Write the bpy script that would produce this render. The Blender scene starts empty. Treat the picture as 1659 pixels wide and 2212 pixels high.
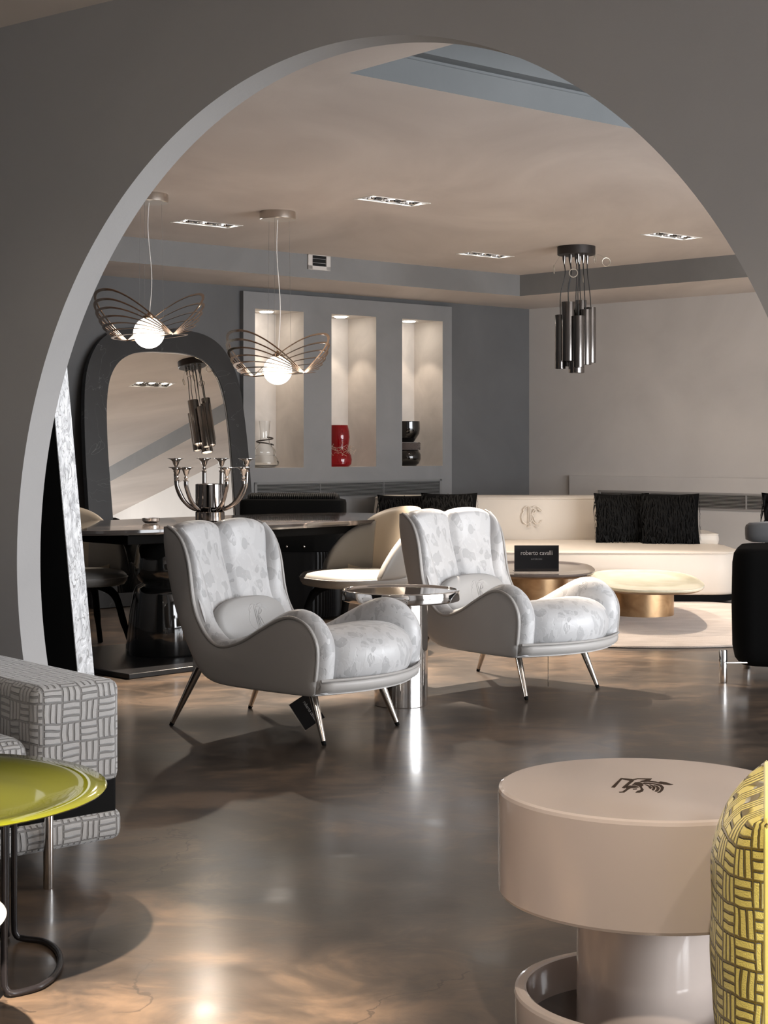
import bpy, bmesh, math, random
from math import pi, sin, cos, radians as R, atan2, hypot, sqrt
from mathutils import Vector, Matrix
random.seed(7)
sc = bpy.context.scene
col = sc.collection

# ------------------------------------------------------------------ camera
FP, CAMH, CX, HY = 3450.0, 1.2, 829.5, 960.0
cam_d = bpy.data.cameras.new('camera'); cam = bpy.data.objects.new('camera', cam_d); col.objects.link(cam)
cam.location = (0, 0, CAMH); cam.rotation_euler = (R(90), 0, 0)
cam_d.sensor_fit = 'HORIZONTAL'; cam_d.sensor_width = 36; cam_d.lens = 36 * FP / 1659
cam_d.shift_y = -(1106 - HY) / 1659; cam_d.clip_start = .05; cam_d.clip_end = 100
sc.camera = cam
# ------------------------------------------------------------------ world, exposure
w = bpy.data.worlds.new('world'); sc.world = w; w.use_nodes = True
w.node_tree.nodes['Background'].inputs[0].default_value = (.75, .86, 1, 1)
w.node_tree.nodes['Background'].inputs[1].default_value = 0.6
sc.view_settings.view_transform = 'Standard'; sc.view_settings.look = 'None'
sc.view_settings.exposure = 0.4; sc.view_settings.gamma = 1; sc.view_settings.use_curve_mapping = False
WARM = (1, .85, .70); COOL = (.95, .97, 1.0)

def area_light(name, loc, target, sx, sy, power, color):
    d = bpy.data.lights.new(name, 'AREA'); d.shape = 'RECTANGLE'; d.size = sx; d.size_y = sy
    d.energy = power; d.color = color
    o = bpy.data.objects.new(name, d); col.objects.link(o); o.location = loc
    o.rotation_euler = (Vector(target) - Vector(loc)).to_track_quat('-Z', 'Y').to_euler()
    return o
def spot(name, loc, target, power, color=WARM, angle=60, blend=.5, r=.03):
    d = bpy.data.lights.new(name, 'SPOT'); d.energy = power; d.color = color
    d.spot_size = R(angle); d.spot_blend = blend; d.shadow_soft_size = r
    o = bpy.data.objects.new(name, d); col.objects.link(o); o.location = loc
    o.rotation_euler = (Vector(target) - Vector(loc)).to_track_quat('-Z', 'Y').to_euler()
    return o

# room frame: two walls meeting in the far corner, and the wall with the round opening
CORN = Vector((1.363, 15.0, 0))
kA, kB, kR = 1.165, 1.023, 1.315
uA = Vector((-kA, -1, 0)).normalized(); nA = Vector((.651, -.759, 0)).normalized()      # niche wall, running left and near
uB = Vector((kB, -1, 0)).normalized(); nB = Vector((-.699, -.715, 0)).normalized()      # pale wall, running right and near
uR = Vector((kR, -1, 0)).normalized(); nR = Vector((1, kR, 0)).normalized()             # opening wall; nR points to the far room
PR = Vector((-1.2608, 5.5, 0))
ZC, ZS = 2.65, 2.47
def at(px, py, h):
    Z = FP * (CAMH - h) / (py - HY)
    return Vector(((px - CX) * Z / FP, Z, h))
def atZ(px, py, Z):
    return Vector(((px - CX) * Z / FP, Z, CAMH + (HY - py) * Z / FP))
# daylight: shop window in the far room's right hand wall
WIN0 = CORN + uB * 10.2
uW = Vector((-kA, -1, 0)).normalized(); nW = Vector((-.651, .759, 0)).normalized()
WW0, WW1, WZ0, WZ1 = 1.2, 6.6, .15, 2.35
wc = WIN0 + uW * ((WW0 + WW1) / 2) + Vector((0, 0, (WZ0 + WZ1) / 2)) - nW * .05
area_light('window_daylight', wc, wc + nW, WW1 - WW0, WZ1 - WZ0, 380, COOL)
# front room fill: unseen street window behind the camera, to the right
wc2 = Vector((4.46, -.6, 1.45))
area_light('street_fill', wc2, wc2 + Vector((-1, 0.0, 0)), 2.6, 2.0, 300, COOL)

# ------------------------------------------------------------------ material helpers
def new_mat(name):
    m = bpy.data.materials.new(name); m.use_nodes = True
    nt = m.node_tree; b = nt.nodes['Principled BSDF']
    return m, nt, b
def L(nt, a, b): nt.links.new(a, b)
def plain(name, c, rough=.5, metal=0, coat=0, emis=None, estr=0, sheen=0, bump=0, bscale=200, spec=.5, trans=0, ior=1.45):
    m, nt, b = new_mat(name)
    b.inputs['Base Color'].default_value = (*c, 1); b.inputs['Roughness'].default_value = rough
    b.inputs['Metallic'].default_value = metal; b.inputs['Coat Weight'].default_value = coat
    b.inputs['Coat Roughness'].default_value = .04; b.inputs['Specular IOR Level'].default_value = spec
    b.inputs['Sheen Weight'].default_value = sheen; b.inputs['Transmission Weight'].default_value = trans
    b.inputs['IOR'].default_value = ior
    if emis: b.inputs['Emission Color'].default_value = (*emis, 1); b.inputs['Emission Strength'].default_value = estr
    if bump:
        tc = nt.nodes.new('ShaderNodeTexCoord'); n = nt.nodes.new('ShaderNodeTexNoise'); n.inputs['Scale'].default_value = bscale
        n.inputs['Detail'].default_value = 3; bp = nt.nodes.new('ShaderNodeBump'); bp.inputs['Strength'].default_value = bump; bp.inputs['Distance'].default_value = .002
        L(nt, tc.outputs['Object'], n.inputs['Vector']); L(nt, n.outputs['Fac'], bp.inputs['Height']); L(nt, bp.outputs[0], b.inputs['Normal'])
    return m
def ramp(nt, src, stops):
    r = nt.nodes.new('ShaderNodeValToRGB'); e = r.color_ramp.elements
    while len(e) < len(stops): e.new(.5)
    for i, (p, c) in enumerate(stops):
        e[i].position = p; e[i].color = (*c, 1) if len(c) == 3 else c
    L(nt, src, r.inputs[0]); return r.outputs[0]
def noise(nt, vec, scale, detail=4, dist=0, rough=.5):
    n = nt.nodes.new('ShaderNodeTexNoise'); n.inputs['Scale'].default_value = scale; n.inputs['Detail'].default_value = detail
    n.inputs['Distortion'].default_value = dist; n.inputs['Roughness'].default_value = rough
    if vec: L(nt, vec, n.inputs['Vector'])
    return n.outputs['Fac']
def mapping(nt, scale=(1, 1, 1), src='Object', rot=(0, 0, 0)):
    tc = nt.nodes.new('ShaderNodeTexCoord'); mp = nt.nodes.new('ShaderNodeMapping')
    mp.inputs['Scale'].default_value = scale; mp.inputs['Rotation'].default_value = rot
    L(nt, tc.outputs[src], mp.inputs[0]); return mp.outputs[0]
def math_(nt, op, a, b=None, c=None):
    n = nt.nodes.new('ShaderNodeMath'); n.operation = op
    for i, x in enumerate((a, b, c)):
        if x is None: continue
        if isinstance(x, (int, float)): n.inputs[i].default_value = x
        else: L(nt, x, n.inputs[i])
    return n.outputs[0]
def mixc(nt, f, a, b, mode='MIX'):
    n = nt.nodes.new('ShaderNodeMix'); n.data_type = 'RGBA'; n.blend_type = mode
    if isinstance(f, (int, float)): n.inputs[0].default_value = f
    else: L(nt, f, n.inputs[0])
    for i, x in ((6, a), (7, b)):
        if isinstance(x, tuple): n.inputs[i].default_value = (*x, 1)
        else: L(nt, x, n.inputs[i])
    return n.outputs[2]
def bump(nt, b, h, strength=.3, dist=.01):
    bp = nt.nodes.new('ShaderNodeBump'); bp.inputs['Strength'].default_value = strength; bp.inputs['Distance'].default_value = dist
    L(nt, h, bp.inputs['Height']); L(nt, bp.outputs[0], b.inputs['Normal'])

def plaster(name, c1, c2, scale=1.3, stretch=(1, 1, 1)):
    m, nt, b = new_mat(name); v = mapping(nt, stretch)
    f = noise(nt, v, scale, 5, .8, .55)
    L(nt, ramp(nt, f, [(.3, c1), (.7, c2)]), b.inputs['Base Color']); b.inputs['Roughness'].default_value = .75
    b.inputs['Specular IOR Level'].default_value = .25
    h = noise(nt, mapping(nt), 60, 6, .2, .6); bump(nt, b, h, .12, .004)
    return m
M = {}
M['wallA'] = plaster('grey_plaster', (.115, .115, .117), (.14, .14, .142))
M['panel'] = plaster('mid_grey_plaster', (.215, .215, .218), (.26, .258, .26))
M['wallB'] = plaster('pale_plaster', (.52, .49, .465), (.62, .585, .555), .8)
M['soffit'] = plaster('soffit_plaster', (.185, .182, .18), (.225, .222, .22))
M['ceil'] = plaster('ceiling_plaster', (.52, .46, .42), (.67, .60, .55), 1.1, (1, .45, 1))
M['arch'] = plaster('arch_plaster', (.32, .314, .312), (.36, .353, .35), .9)
M['room'] = plaster('front_room_plaster', (.30, .29, .28), (.36, .35, .34))
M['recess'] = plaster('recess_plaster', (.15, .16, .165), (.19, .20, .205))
M['niche'] = plaster('niche_plaster', (.55, .51, .47), (.68, .63, .58), 3)

def floor_mat():
    m, nt, b = new_mat('polished_concrete')
    v = mapping(nt, (1, 1, 1)); v2 = mapping(nt, (.8, 1.15, 1))
    big = noise(nt, v2, 1.1, 6, .8, .6); mid = noise(nt, v2, 4, 9, .9, .68); fine = noise(nt, v, 60, 5, .5, .6)
    f = math_(nt, 'ADD', math_(nt, 'MULTIPLY', big, .55), math_(nt, 'MULTIPLY', mid, .45))
    c = ramp(nt, f, [(.40, (.018, .0135, .011)), (.5, (.050, .036, .026)), (.60, (.13, .086, .055))])
    c = mixc(nt, math_(nt, 'MULTIPLY', fine, .28), c, (.075, .058, .045))
    # hairline cracks
    vo = nt.nodes.new('ShaderNodeTexVoronoi'); vo.feature = 'DISTANCE_TO_EDGE'; vo.inputs['Scale'].default_value = .9
    nn = nt.nodes.new('ShaderNodeTexNoise'); nn.inputs['Scale'].default_value = 2.5; nn.inputs['Detail'].default_value = 6
    L(nt, v, nn.inputs['Vector']); vm = nt.nodes.new('ShaderNodeVectorMath'); vm.operation = 'MULTIPLY_ADD'
    L(nt, nn.outputs['Color'], vm.inputs[0]); vm.inputs[1].default_value = (.7, .7, 0); L(nt, v, vm.inputs[2]); L(nt, vm.outputs[0], vo.inputs['Vector'])
    crack = math_(nt, 'LESS_THAN', vo.outputs['Distance'], .0022)
    gate = math_(nt, 'GREATER_THAN', noise(nt, v, 1.1, 2), .52)
    crack = math_(nt, 'MULTIPLY', crack, gate)
    c = mixc(nt, math_(nt, 'MULTIPLY', crack, .55), c, (.02, .016, .013))
    # pale scuffs
    sc_ = noise(nt, mapping(nt, (2.2, 26, 1), rot=(0, 0, .5)), 2, 3, 1.0)
    sc2 = math_(nt, 'GREATER_THAN', sc_, .735)
    c = mixc(nt, math_(nt, 'MULTIPLY', sc2, .22), c, (.22, .18, .15))
    L(nt, c, b.inputs['Base Color'])
    rr = nt.nodes.new('ShaderNodeMapRange'); rr.inputs['From Min'].default_value = .3; rr.inputs['From Max'].default_value = .7
    rr.inputs['To Min'].default_value = .12; rr.inputs['To Max'].default_value = .25
    L(nt, mid, rr.inputs['Value']); L(nt, rr.outputs[0], b.inputs['Coat Roughness'])
    b.inputs['Coat Weight'].default_value = .6; b.inputs['Coat IOR'].default_value = 1.5
    L(nt, math_(nt, 'ADD', .34, math_(nt, 'MULTIPLY', mid, .2)), b.inputs['Roughness'])
    b.inputs['Specular IOR Level'].default_value = .22
    bump(nt, b, math_(nt, 'SUBTRACT', mid, math_(nt, 'MULTIPLY', crack, .4)), .07, .01)
    return m
M['floor'] = floor_mat()

def damask():
    m, nt, b = new_mat('silver_damask'); v = mapping(nt, (1, 1, .7))
    nn = nt.nodes.new('ShaderNodeTexNoise'); nn.inputs['Scale'].default_value = 9; nn.inputs['Detail'].default_value = 3; L(nt, v, nn.inputs['Vector'])
    vm = nt.nodes.new('ShaderNodeVectorMath'); vm.operation = 'MULTIPLY_ADD'; L(nt, nn.outputs['Color'], vm.inputs[0]); vm.inputs[1].default_value = (.13, .13, .13); L(nt, v, vm.inputs[2])
    vo = nt.nodes.new('ShaderNodeTexVoronoi'); vo.feature = 'SMOOTH_F1'; vo.inputs['Scale'].default_value = 20; vo.inputs['Smoothness'].default_value = .55; L(nt, vm.outputs[0], vo.inputs['Vector'])
    cell = ramp(nt, vo.outputs['Distance'], [(.40, (0, 0, 0)), (.42, (1, 1, 1))])
    f = noise(nt, v, 8, 3, 1.6); blob = ramp(nt, f, [(.52, (0, 0, 0)), (.54, (1, 1, 1))])
    f2 = noise(nt, v, 24, 2, 1.4); fl = ramp(nt, f2, [(.58, (0, 0, 0)), (.60, (1, 1, 1))])
    mk = math_(nt, 'MINIMUM', 1, math_(nt, 'ADD', math_(nt, 'MULTIPLY', cell, .75), math_(nt, 'ADD', math_(nt, 'MULTIPLY', fl, .55), math_(nt, 'MULTIPLY', blob, .22))))
    L(nt, mixc(nt, mk, (.41, .41, .415), (.55, .55, .555)), b.inputs['Base Color'])
    L(nt, math_(nt, 'SUBTRACT', .50, math_(nt, 'MULTIPLY', mk, .14)), b.inputs['Roughness'])
    b.inputs['Sheen Weight'].default_value = .2
    bump(nt, b, math_(nt, 'ADD', mk, math_(nt, 'MULTIPLY', noise(nt, mapping(nt), 14, 2), .8)), .3, .004); return m
M['damask'] = damask()
def leather(name, c, rough=.42, spec=.45):
    return plain(name, c, rough, bump=.15, bscale=350, spec=spec)
M['grey_leather'] = leather('grey_leather', (.42, .405, .39))
M['light_leather'] = leather('light_leather', (.40, .395, .39))
M['piping'] = leather('piping_leather', (.36, .345, .33))
M['cream'] = leather('cream_leather', (.66, .60, .53), .45)
M['cream_dining'] = leather('cream_dining_leather', (.40, .34, .265), .4)
M['pale_grey_leather'] = leather('pale_grey_leather', (.25, .24, .225), .4)
M['olive'] = leather('taupe_leather', (.20, .175, .14), .45)
M['black_leather'] = leather('black_leather', (.004, .004, .0042), .4, .25)
M['black_matt'] = plain('black_matt', (.004, .004, .004), .8, spec=.12)
M['black_velvet'] = plain('black_velvet', (.003, .003, .003), .85, spec=.1)
M['fringe'] = plain('black_fringe', (.003, .003, .003), .65, spec=.18)
M['black_gloss'] = plain('black_lacquer', (.008, .008, .008), .06, coat=1)
M['black_plinth'] = plain('black_plinth', (.010, .010, .011), .3)
M['chrome'] = plain('chrome', (.80, .78, .76), .07, 1)
M['leg_chrome'] = plain('warm_chrome', (.72, .66, .60), .12, 1)
M['dark_chrome'] = plain('dark_chrome', (.30, .28, .27), .08, 1)
M['gunmetal'] = plain('black_nickel', (.20, .185, .175), .10, 1)
M['nickel'] = plain('brushed_nickel', (.55, .50, .45), .3, 1)
M['rosegold'] = plain('brown_gold_metal', (.42, .29, .20), .18, 1)
M['bronze'] = plain('bronze_dark', (.05, .04, .035), .4, .6)
M['canopy'] = plain('dark_canopy', (.035, .030, .028), .45, .4)
M['cable'] = plain('black_cable', (.006, .006, .006), .4)
M['clearcable'] = plain('clear_cable', (.75, .73, .7), .3)
M['wire'] = plain('steel_wire', (.35, .35, .35), .35, 1)
M['cable_loop'] = plain('zip_wire', (.5, .45, .38), .35, .6)
M['globe'] = plain('opal_glass', (.9, .9, .88), .3, emis=(1, .90, .78), estr=3.2)
M['bulb'] = plain('lamp_lens', (1, 1, 1), .3, emis=(1, .93, .83), estr=24)
M['tray'] = plain('white_enamel', (.85, .83, .8), .4)
M['trayblack'] = plain('dark_gap', (.02, .02, .02), .6)
M['lacquer'] = plain('taupe_lacquer', (.60, .52, .475), .13, coat=.6)
M['logo'] = plain('brown_inlay', (.03, .017, .009), .5, spec=.2)
M['dark_glass'] = plain('dark_smoked_glass', (.022, .014, .012), .05, coat=1)
M['yellow_gloss'] = plain('yellow_green_lacquer', (.075, .079, .004), .09, coat=1)
M['white_gloss'] = plain('white_lacquer', (.35, .34, .31), .12, coat=1)
M['frame_black'] = plain('dark_tube', (.016, .014, .015), .25, .3)
M['mirror'] = plain('mirror_glass', (.88, .86, .82), .0, 1)
M['text'] = plain('silver_letters', (.42, .40, .38), .4)
M['acrylic'] = plain('black_acrylic', (.004, .004, .005), .07, coat=1)
M['string'] = plain('string', (.5, .5, .48), .7)
M['vent'] = plain('grille_grey', (.19, .19, .19), .55)
M['ventB'] = plain('grille_taupe', (.30, .28, .265), .5)
M['ventdark'] = plain('grille_dark', (.004, .004, .004), .8)
M['redglass'] = plain('red_glass', (.36, .003, .008), .04, coat=.6, trans=.55, ior=1.3)
M['blackglass'] = plain('black_glass', (.003, .003, .003), .03, coat=1)
M['clear'] = plain('clear_glass', (.97, .98, .98), .0, trans=1, ior=1.35)
M['straw'] = plain('dry_straw', (.45, .36, .29), .6)
M['fur'] = plain('brown_fur', (.085, .065, .058), .8, sheen=.3)
M['grey_velvet'] = plain('grey_velvet', (.075, .075, .078), .8, sheen=.3, bump=.5, bscale=30)

def gold_base():
    m, nt, b = new_mat('brushed_gold'); f = noise(nt, mapping(nt, (1, 1, 1)), 9, 5, .8)
    L(nt, ramp(nt, f, [(.3, (.40, .25, .13)), (.7, (.62, .43, .25))]), b.inputs['Base Color'])
    b.inputs['Metallic'].default_value = .85; b.inputs['Roughness'].default_value = .36; return m
M['gold'] = gold_base()
def onyx(name, c1, c2, rough=.15):
    m, nt, b = new_mat(name); f = noise(nt, mapping(nt, (1.2, .8, 1)), 2.5, 5, 1.6)
    L(nt, ramp(nt, f, [(.35, c1), (.65, c2)]), b.inputs['Base Color']); b.inputs['Roughness'].default_value = rough
    return m
M['onyx'] = onyx('cream_onyx', (.66, .64, .48), (.80, .77, .62))
M['dark_top'] = onyx('brown_grey_glass', (.10, .085, .08), (.14, .12, .115), .12)
def marble_dark():
    m, nt, b = new_mat('dark_marble'); v = mapping(nt, (1, 1, 1))
    w_ = nt.nodes.new('ShaderNodeTexVoronoi'); w_.feature = 'DISTANCE_TO_EDGE'; w_.inputs['Scale'].default_value = 2.3
    nn = nt.nodes.new('ShaderNodeTexNoise'); nn.inputs['Scale'].default_value = 2; nn.inputs['Detail'].default_value = 5; L(nt, v, nn.inputs['Vector'])
    vm = nt.nodes.new('ShaderNodeVectorMath'); vm.operation = 'MULTIPLY_ADD'; L(nt, nn.outputs['Color'], vm.inputs[0]); vm.inputs[1].default_value = (.5, .5, .5); L(nt, v, vm.inputs[2]); L(nt, vm.outputs[0], w_.inputs['Vector'])
    vein = ramp(nt, w_.outputs['Distance'], [(.0, (1, 1, 1)), (.035, (0, 0, 0))])
    base = ramp(nt, noise(nt, v, 3, 4), [(.3, (.030, .027, .026)), (.7, (.07, .062, .058))])
    L(nt, mixc(nt, math_(nt, 'MULTIPLY', vein, .5), base, (.35, .28, .24)), b.inputs['Base Color'])
    b.inputs['Roughness'].default_value = .09; b.inputs['Coat Weight'].default_value = .4
    return m
M['marble'] = marble_dark()
def frame_stone():
    m, nt, b = new_mat('black_stone_frame'); v = mapping(nt)
    w_ = noise(nt, v, 2.2, 3, 1.5); vein = math_(nt, 'LESS_THAN', math_(nt, 'ABSOLUTE', math_(nt, 'SUBTRACT', w_, .5)), .0016)
    base = ramp(nt, noise(nt, v, 4, 5), [(.3, (.010, .010, .0105)), (.7, (.018, .018, .019))])
    L(nt, mixc(nt, math_(nt, 'MULTIPLY', vein, .35), base, (.2, .2, .2)), b.inputs['Base Color']); b.inputs['Roughness'].default_value = .4
    return m
M['frame_stone'] = frame_stone()
def silver_leaf():
    m, nt, b = new_mat('silver_leaf'); v = mapping(nt, (1, 1, .5))
    f = noise(nt, v, 26, 5, 2.0, .6); g = noise(nt, mapping(nt, (1, 1, .45)), 14, 2, 2.6)
    crack = math_(nt, 'LESS_THAN', math_(nt, 'ABSOLUTE', math_(nt, 'SUBTRACT', g, .56)), .012)
    base = ramp(nt, f, [(.35, (.27, .27, .275)), (.55, (.50, .50, .505))])
    L(nt, mixc(nt, math_(nt, 'MULTIPLY', crack, .75), base, (.16, .155, .15)), b.inputs['Base Color'])
    b.inputs['Roughness'].default_value = .35; b.inputs['Metallic'].default_value = .15
    bump(nt, b, math_(nt, 'SUBTRACT', f, crack), .5, .006); return m
M['silver_leaf'] = silver_leaf()
def rug_mat():
    m, nt, b = new_mat('cream_pile'); v = mapping(nt, (1, 2, 1))
    f = noise(nt, v, 2.5, 6, 1.2); g = noise(nt, mapping(nt), 160, 3)
    L(nt, ramp(nt, f, [(.3, (.50, .42, .36)), (.7, (.68, .59, .52))]), b.inputs['Base Color']); b.inputs['Roughness'].default_value = .95
    b.inputs['Sheen Weight'].default_value = .3
    bump(nt, b, math_(nt, 'ADD', f, math_(nt, 'MULTIPLY', g, .3)), .6, .02); return m
M['rug'] = rug_mat()
def basket(name, hi, lo, size=.085, n=3, strength=.9, rough=.75):
    """cut velvet: blocks of three raised ribs, turned by a quarter from block to block (UV in metres)"""
    m, nt, b = new_mat(name)
    tc = nt.nodes.new('ShaderNodeTexCoord'); nz = nt.nodes.new('ShaderNodeTexNoise'); nz.inputs['Scale'].default_value = 9; nz.inputs['Detail'].default_value = 2
    L(nt, tc.outputs['UV'], nz.inputs['Vector'])
    vm = nt.nodes.new('ShaderNodeVectorMath'); vm.operation = 'MULTIPLY_ADD'; L(nt, nz.outputs['Color'], vm.inputs[0]); vm.inputs[1].default_value = (.02, .02, 0); L(nt, tc.outputs['UV'], vm.inputs[2])
    sp = nt.nodes.new('ShaderNodeSeparateXYZ'); L(nt, vm.outputs[0], sp.inputs[0])
    u = math_(nt, 'DIVIDE', sp.outputs[0], size); v = math_(nt, 'DIVIDE', sp.outputs[1], size)
    par = math_(nt, 'MODULO', math_(nt, 'ADD', math_(nt, 'FLOOR', u), math_(nt, 'FLOOR', v)), 2)
    par = math_(nt, 'GREATER_THAN', math_(nt, 'ABSOLUTE', par), .5)
    fu = math_(nt, 'FRACT', u); fv = math_(nt, 'FRACT', v)
    mx = nt.nodes.new('ShaderNodeMix'); mx.data_type = 'FLOAT'; L(nt, par, mx.inputs[0]); L(nt, fu, mx.inputs[2]); L(nt, fv, mx.inputs[3])
    mo = nt.nodes.new('ShaderNodeMix'); mo.data_type = 'FLOAT'; L(nt, par, mo.inputs[0]); L(nt, fv, mo.inputs[2]); L(nt, fu, mo.inputs[3])
    ribs = math_(nt, 'ABSOLUTE', math_(nt, 'SINE', math_(nt, 'MULTIPLY', mx.outputs[0], pi * n)))
    ribs = ramp(nt, ribs, [(.30, (0, 0, 0)), (.62, (1, 1, 1))])
    e = math_(nt, 'ABSOLUTE', math_(nt, 'SINE', math_(nt, 'MULTIPLY', mo.outputs[0], pi)))
    ends = ramp(nt, e, [(.10, (0, 0, 0)), (.22, (1, 1, 1))])
    h = math_(nt, 'MULTIPLY', ribs, ends)
    fuzz = noise(nt, tc.outputs['UV'], 400, 2); 
    c = mixc(nt, h, lo, hi); c = mixc(nt, math_(nt, 'MULTIPLY', fuzz, .25), c, lo)
    L(nt, c, b.inputs['Base Color']); b.inputs['Roughness'].default_value = rough; b.inputs['Sheen Weight'].default_value = .5
    b.inputs['Sheen Roughness'].default_value = .4
    bump(nt, b, math_(nt, 'ADD', h, math_(nt, 'MULTIPLY', fuzz, .15)), strength, .008); return m
M['grey_basket'] = basket('grey_cut_velvet', (.33, .328, .327), (.15, .147, .145), .056)
M['yellow_basket'] = basket('yellow_cut_velvet', (.95, .80, .20), (.17, .115, .006), .046, strength=1.0)

# ------------------------------------------------------------------ mesh helpers
class MB:
    def __init__(s): s.v = []; s.f = []
    def add(s, vs, fs):
        o = len(s.v); s.v += [Vector(p) for p in vs]; s.f += [[i + o for i in f] for f in fs]; return s
    def box(s, c, size, rz=0, M4=None):
        x, y, z = (d / 2 for d in size); Rm = Matrix.Rotation(rz, 3, 'Z'); c = Vector(c)
        vs = [c + Rm @ Vector((i * x, j * y, k * z)) for i in (-1, 1) for j in (-1, 1) for k in (-1, 1)]
        if M4: vs = [M4 @ p for p in vs]
        return s.add(vs, [(0, 1, 3, 2), (4, 6, 7, 5), (0, 4, 5, 1), (2, 3, 7, 6), (0, 2, 6, 4), (1, 5, 7, 3)])
    def lathe(s, prof, n=64, c=(0, 0, 0), sx=1, sy=1, caps=True):
        vs = []; fs = []; c = Vector(c)
        for r, z in prof:
            for i in range(n):
                a = 2 * pi * i / n; vs.append(c + Vector((r * cos(a) * sx, r * sin(a) * sy, z)))
        for j in range(len(prof) - 1):
            for i in range(n): fs.append((j * n + i, j * n + (i + 1) % n, (j + 1) * n + (i + 1) % n, (j + 1) * n + i))
        if caps:
            if prof[0][0] > 1e-6: fs.append(tuple(range(n))[::-1])
            if prof[-1][0] > 1e-6: fs.append(tuple((len(prof) - 1) * n + i for i in range(n)))
        return s.add(vs, fs)
    def tube(s, path, r, n=10, closed=False):
        P = [Vector(p) for p in path]; m = len(P); rr = r if hasattr(r, '__len__') else [r] * m
        vs = []; fs = []; up = None
        for i in range(m):
            if closed: t = (P[(i + 1) % m] - P[i - 1])
            else: t = P[min(i + 1, m - 1)] - P[max(i - 1, 0)]
            t.normalize()
            if up is None:
                up = Vector((0, 0, 1)) if abs(t.z) < .9 else Vector((1, 0, 0))
            a = up - t * up.dot(t)
            if a.length < 1e-5: a = t.orthogonal()
            a.normalize(); b = t.cross(a); up = a
            for k in range(n):
                th = 2 * pi * k / n; vs.append(P[i] + (a * cos(th) + b * sin(th)) * rr[i])
        for i in range(m if closed else m - 1):
            j = (i + 1) % m
            for k in range(n): fs.append((i * n + k, i * n + (k + 1) % n, j * n + (k + 1) % n, j * n + k))
        if not closed:
            fs.append(tuple(range(n))[::-1]); fs.append(tuple((m - 1) * n + k for k in range(n)))
        return s.add(vs, fs)
    def strip(s, path, wdir, w, t, tdir):
        """flat band: path, width vector list or fixed, thickness"""
        m = len(path); vs = []; fs = []
        for i in range(m):
            p = Vector(path[i]); wv = Vector(wdir[i]) * w / 2; tv = Vector(tdir[i]) * t / 2
            vs += [p - wv - tv, p + wv - tv, p + wv + tv, p - wv + tv]
        for i in range(m - 1):
            for k in range(4): fs.append((i * 4 + k, i * 4 + (k + 1) % 4, (i + 1) * 4 + (k + 1) % 4, (i + 1) * 4 + k))
        fs.append((3, 2, 1, 0)); fs.append(tuple((m - 1) * 4 + k for k in range(4)))
        return s.add(vs, fs)
    def rings(s, loops, cap=True):
        """loft closed loops of equal length"""
        n = len(loops[0]); vs = [p for l in loops for p in l]; fs = []
        for j in range(len(loops) - 1):
            for i in range(n): fs.append((j * n + i, j * n + (i + 1) % n, (j + 1) * n + (i + 1) % n, (j + 1) * n + i))
        if cap: fs.append(tuple(range(n))[::-1]); fs.append(tuple((len(loops) - 1) * n + i for i in range(n)))
        return s.add(vs, fs)
    def prism(s, outline, z0, z1):
        return s.rings([[Vector((x, y, z0)) for x, y in outline], [Vector((x, y, z1)) for x, y in outline]])
    def sphere(s, c, r, n=24, m=14, sz=1):
        return s.lathe([(max(r * sin(pi * j / m), 1e-5 if 0 < j < m else 1e-4), -r * sz * cos(pi * j / m)) for j in range(m + 1)], n, c, caps=True)
    def grid(s, rows):
        m, n = len(rows), len(rows[0]); vs = [p for r in rows for p in r]
        return s.add(vs, [(j * n + i, j * n + i + 1, (j + 1) * n + i + 1, (j + 1) * n + i) for j in range(m - 1) for i in range(n - 1)])
    def build(s, name, mat, parent=None, smooth=35, bevel=0, sub=0, seg=2, solid=0, uv=None, loc=None, rz=0):
        me = bpy.data.meshes.new(name); me.from_pydata([tuple(p) for p in s.v], [], s.f)
        bm = bmesh.new(); bm.from_mesh(me)
        bmesh.ops.remove_doubles(bm, verts=bm.verts, dist=1e-5)
        bmesh.ops.recalc_face_normals(bm, faces=bm.faces); bm.to_mesh(me); bm.free()
        me.materials.append(M[mat] if isinstance(mat, str) else mat)
        if uv:
            ul = me.uv_layers.new(name='UVMap')
            for p in me.polygons:
                n = p.normal; ax = max(range(3), key=lambda i: abs(n[i]))
                for li in p.loop_indices:
                    c = me.vertices[me.loops[li].vertex_index].co
                    ul.data[li].uv = ((c.y, c.z), (c.x, c.z), (c.x, c.y))[ax]
        if smooth:
            for p in me.polygons: p.use_smooth = True
            me.set_sharp_from_angle(angle=R(smooth))
        o = bpy.data.objects.new(name, me); col.objects.link(o)
        if parent: o.parent = parent
        if loc is not None: o.location = loc
        if rz: o.rotation_euler.z = rz
        if solid:
            md = o.modifiers.new('s', 'SOLIDIFY'); md.thickness = abs(solid); md.offset = -1 if solid > 0 else 1
        if bevel:
            md = o.modifiers.new('b', 'BEVEL'); md.width = bevel; md.segments = seg; md.limit_method = 'ANGLE'; md.angle_limit = R(40)
        if sub:
            md = o.modifiers.new('u', 'SUBSURF'); md.levels = sub; md.render_levels = sub
        return o
def tag(o, label=None, cat=None, group=None, kind=None):
    if label: o['label'] = label
    if cat: o['category'] = cat
    if group: o['group'] = group
    if kind: o['kind'] = kind
    return o
def empty(name, loc, rz=0, label=None, cat=None, group=None):
    o = bpy.data.objects.new(name, None); col.objects.link(o); o.location = loc; o.rotation_euler.z = rz
    o.empty_display_size = .1; tag(o, label, cat, group); return o
def copy_tree(o, parent=None):
    c = o.copy(); col.objects.link(c); c.parent = parent
    if parent is not None: c.matrix_parent_inverse = o.matrix_parent_inverse
    for ch in list(o.children): copy_tree(ch, c)
    return c
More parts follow.
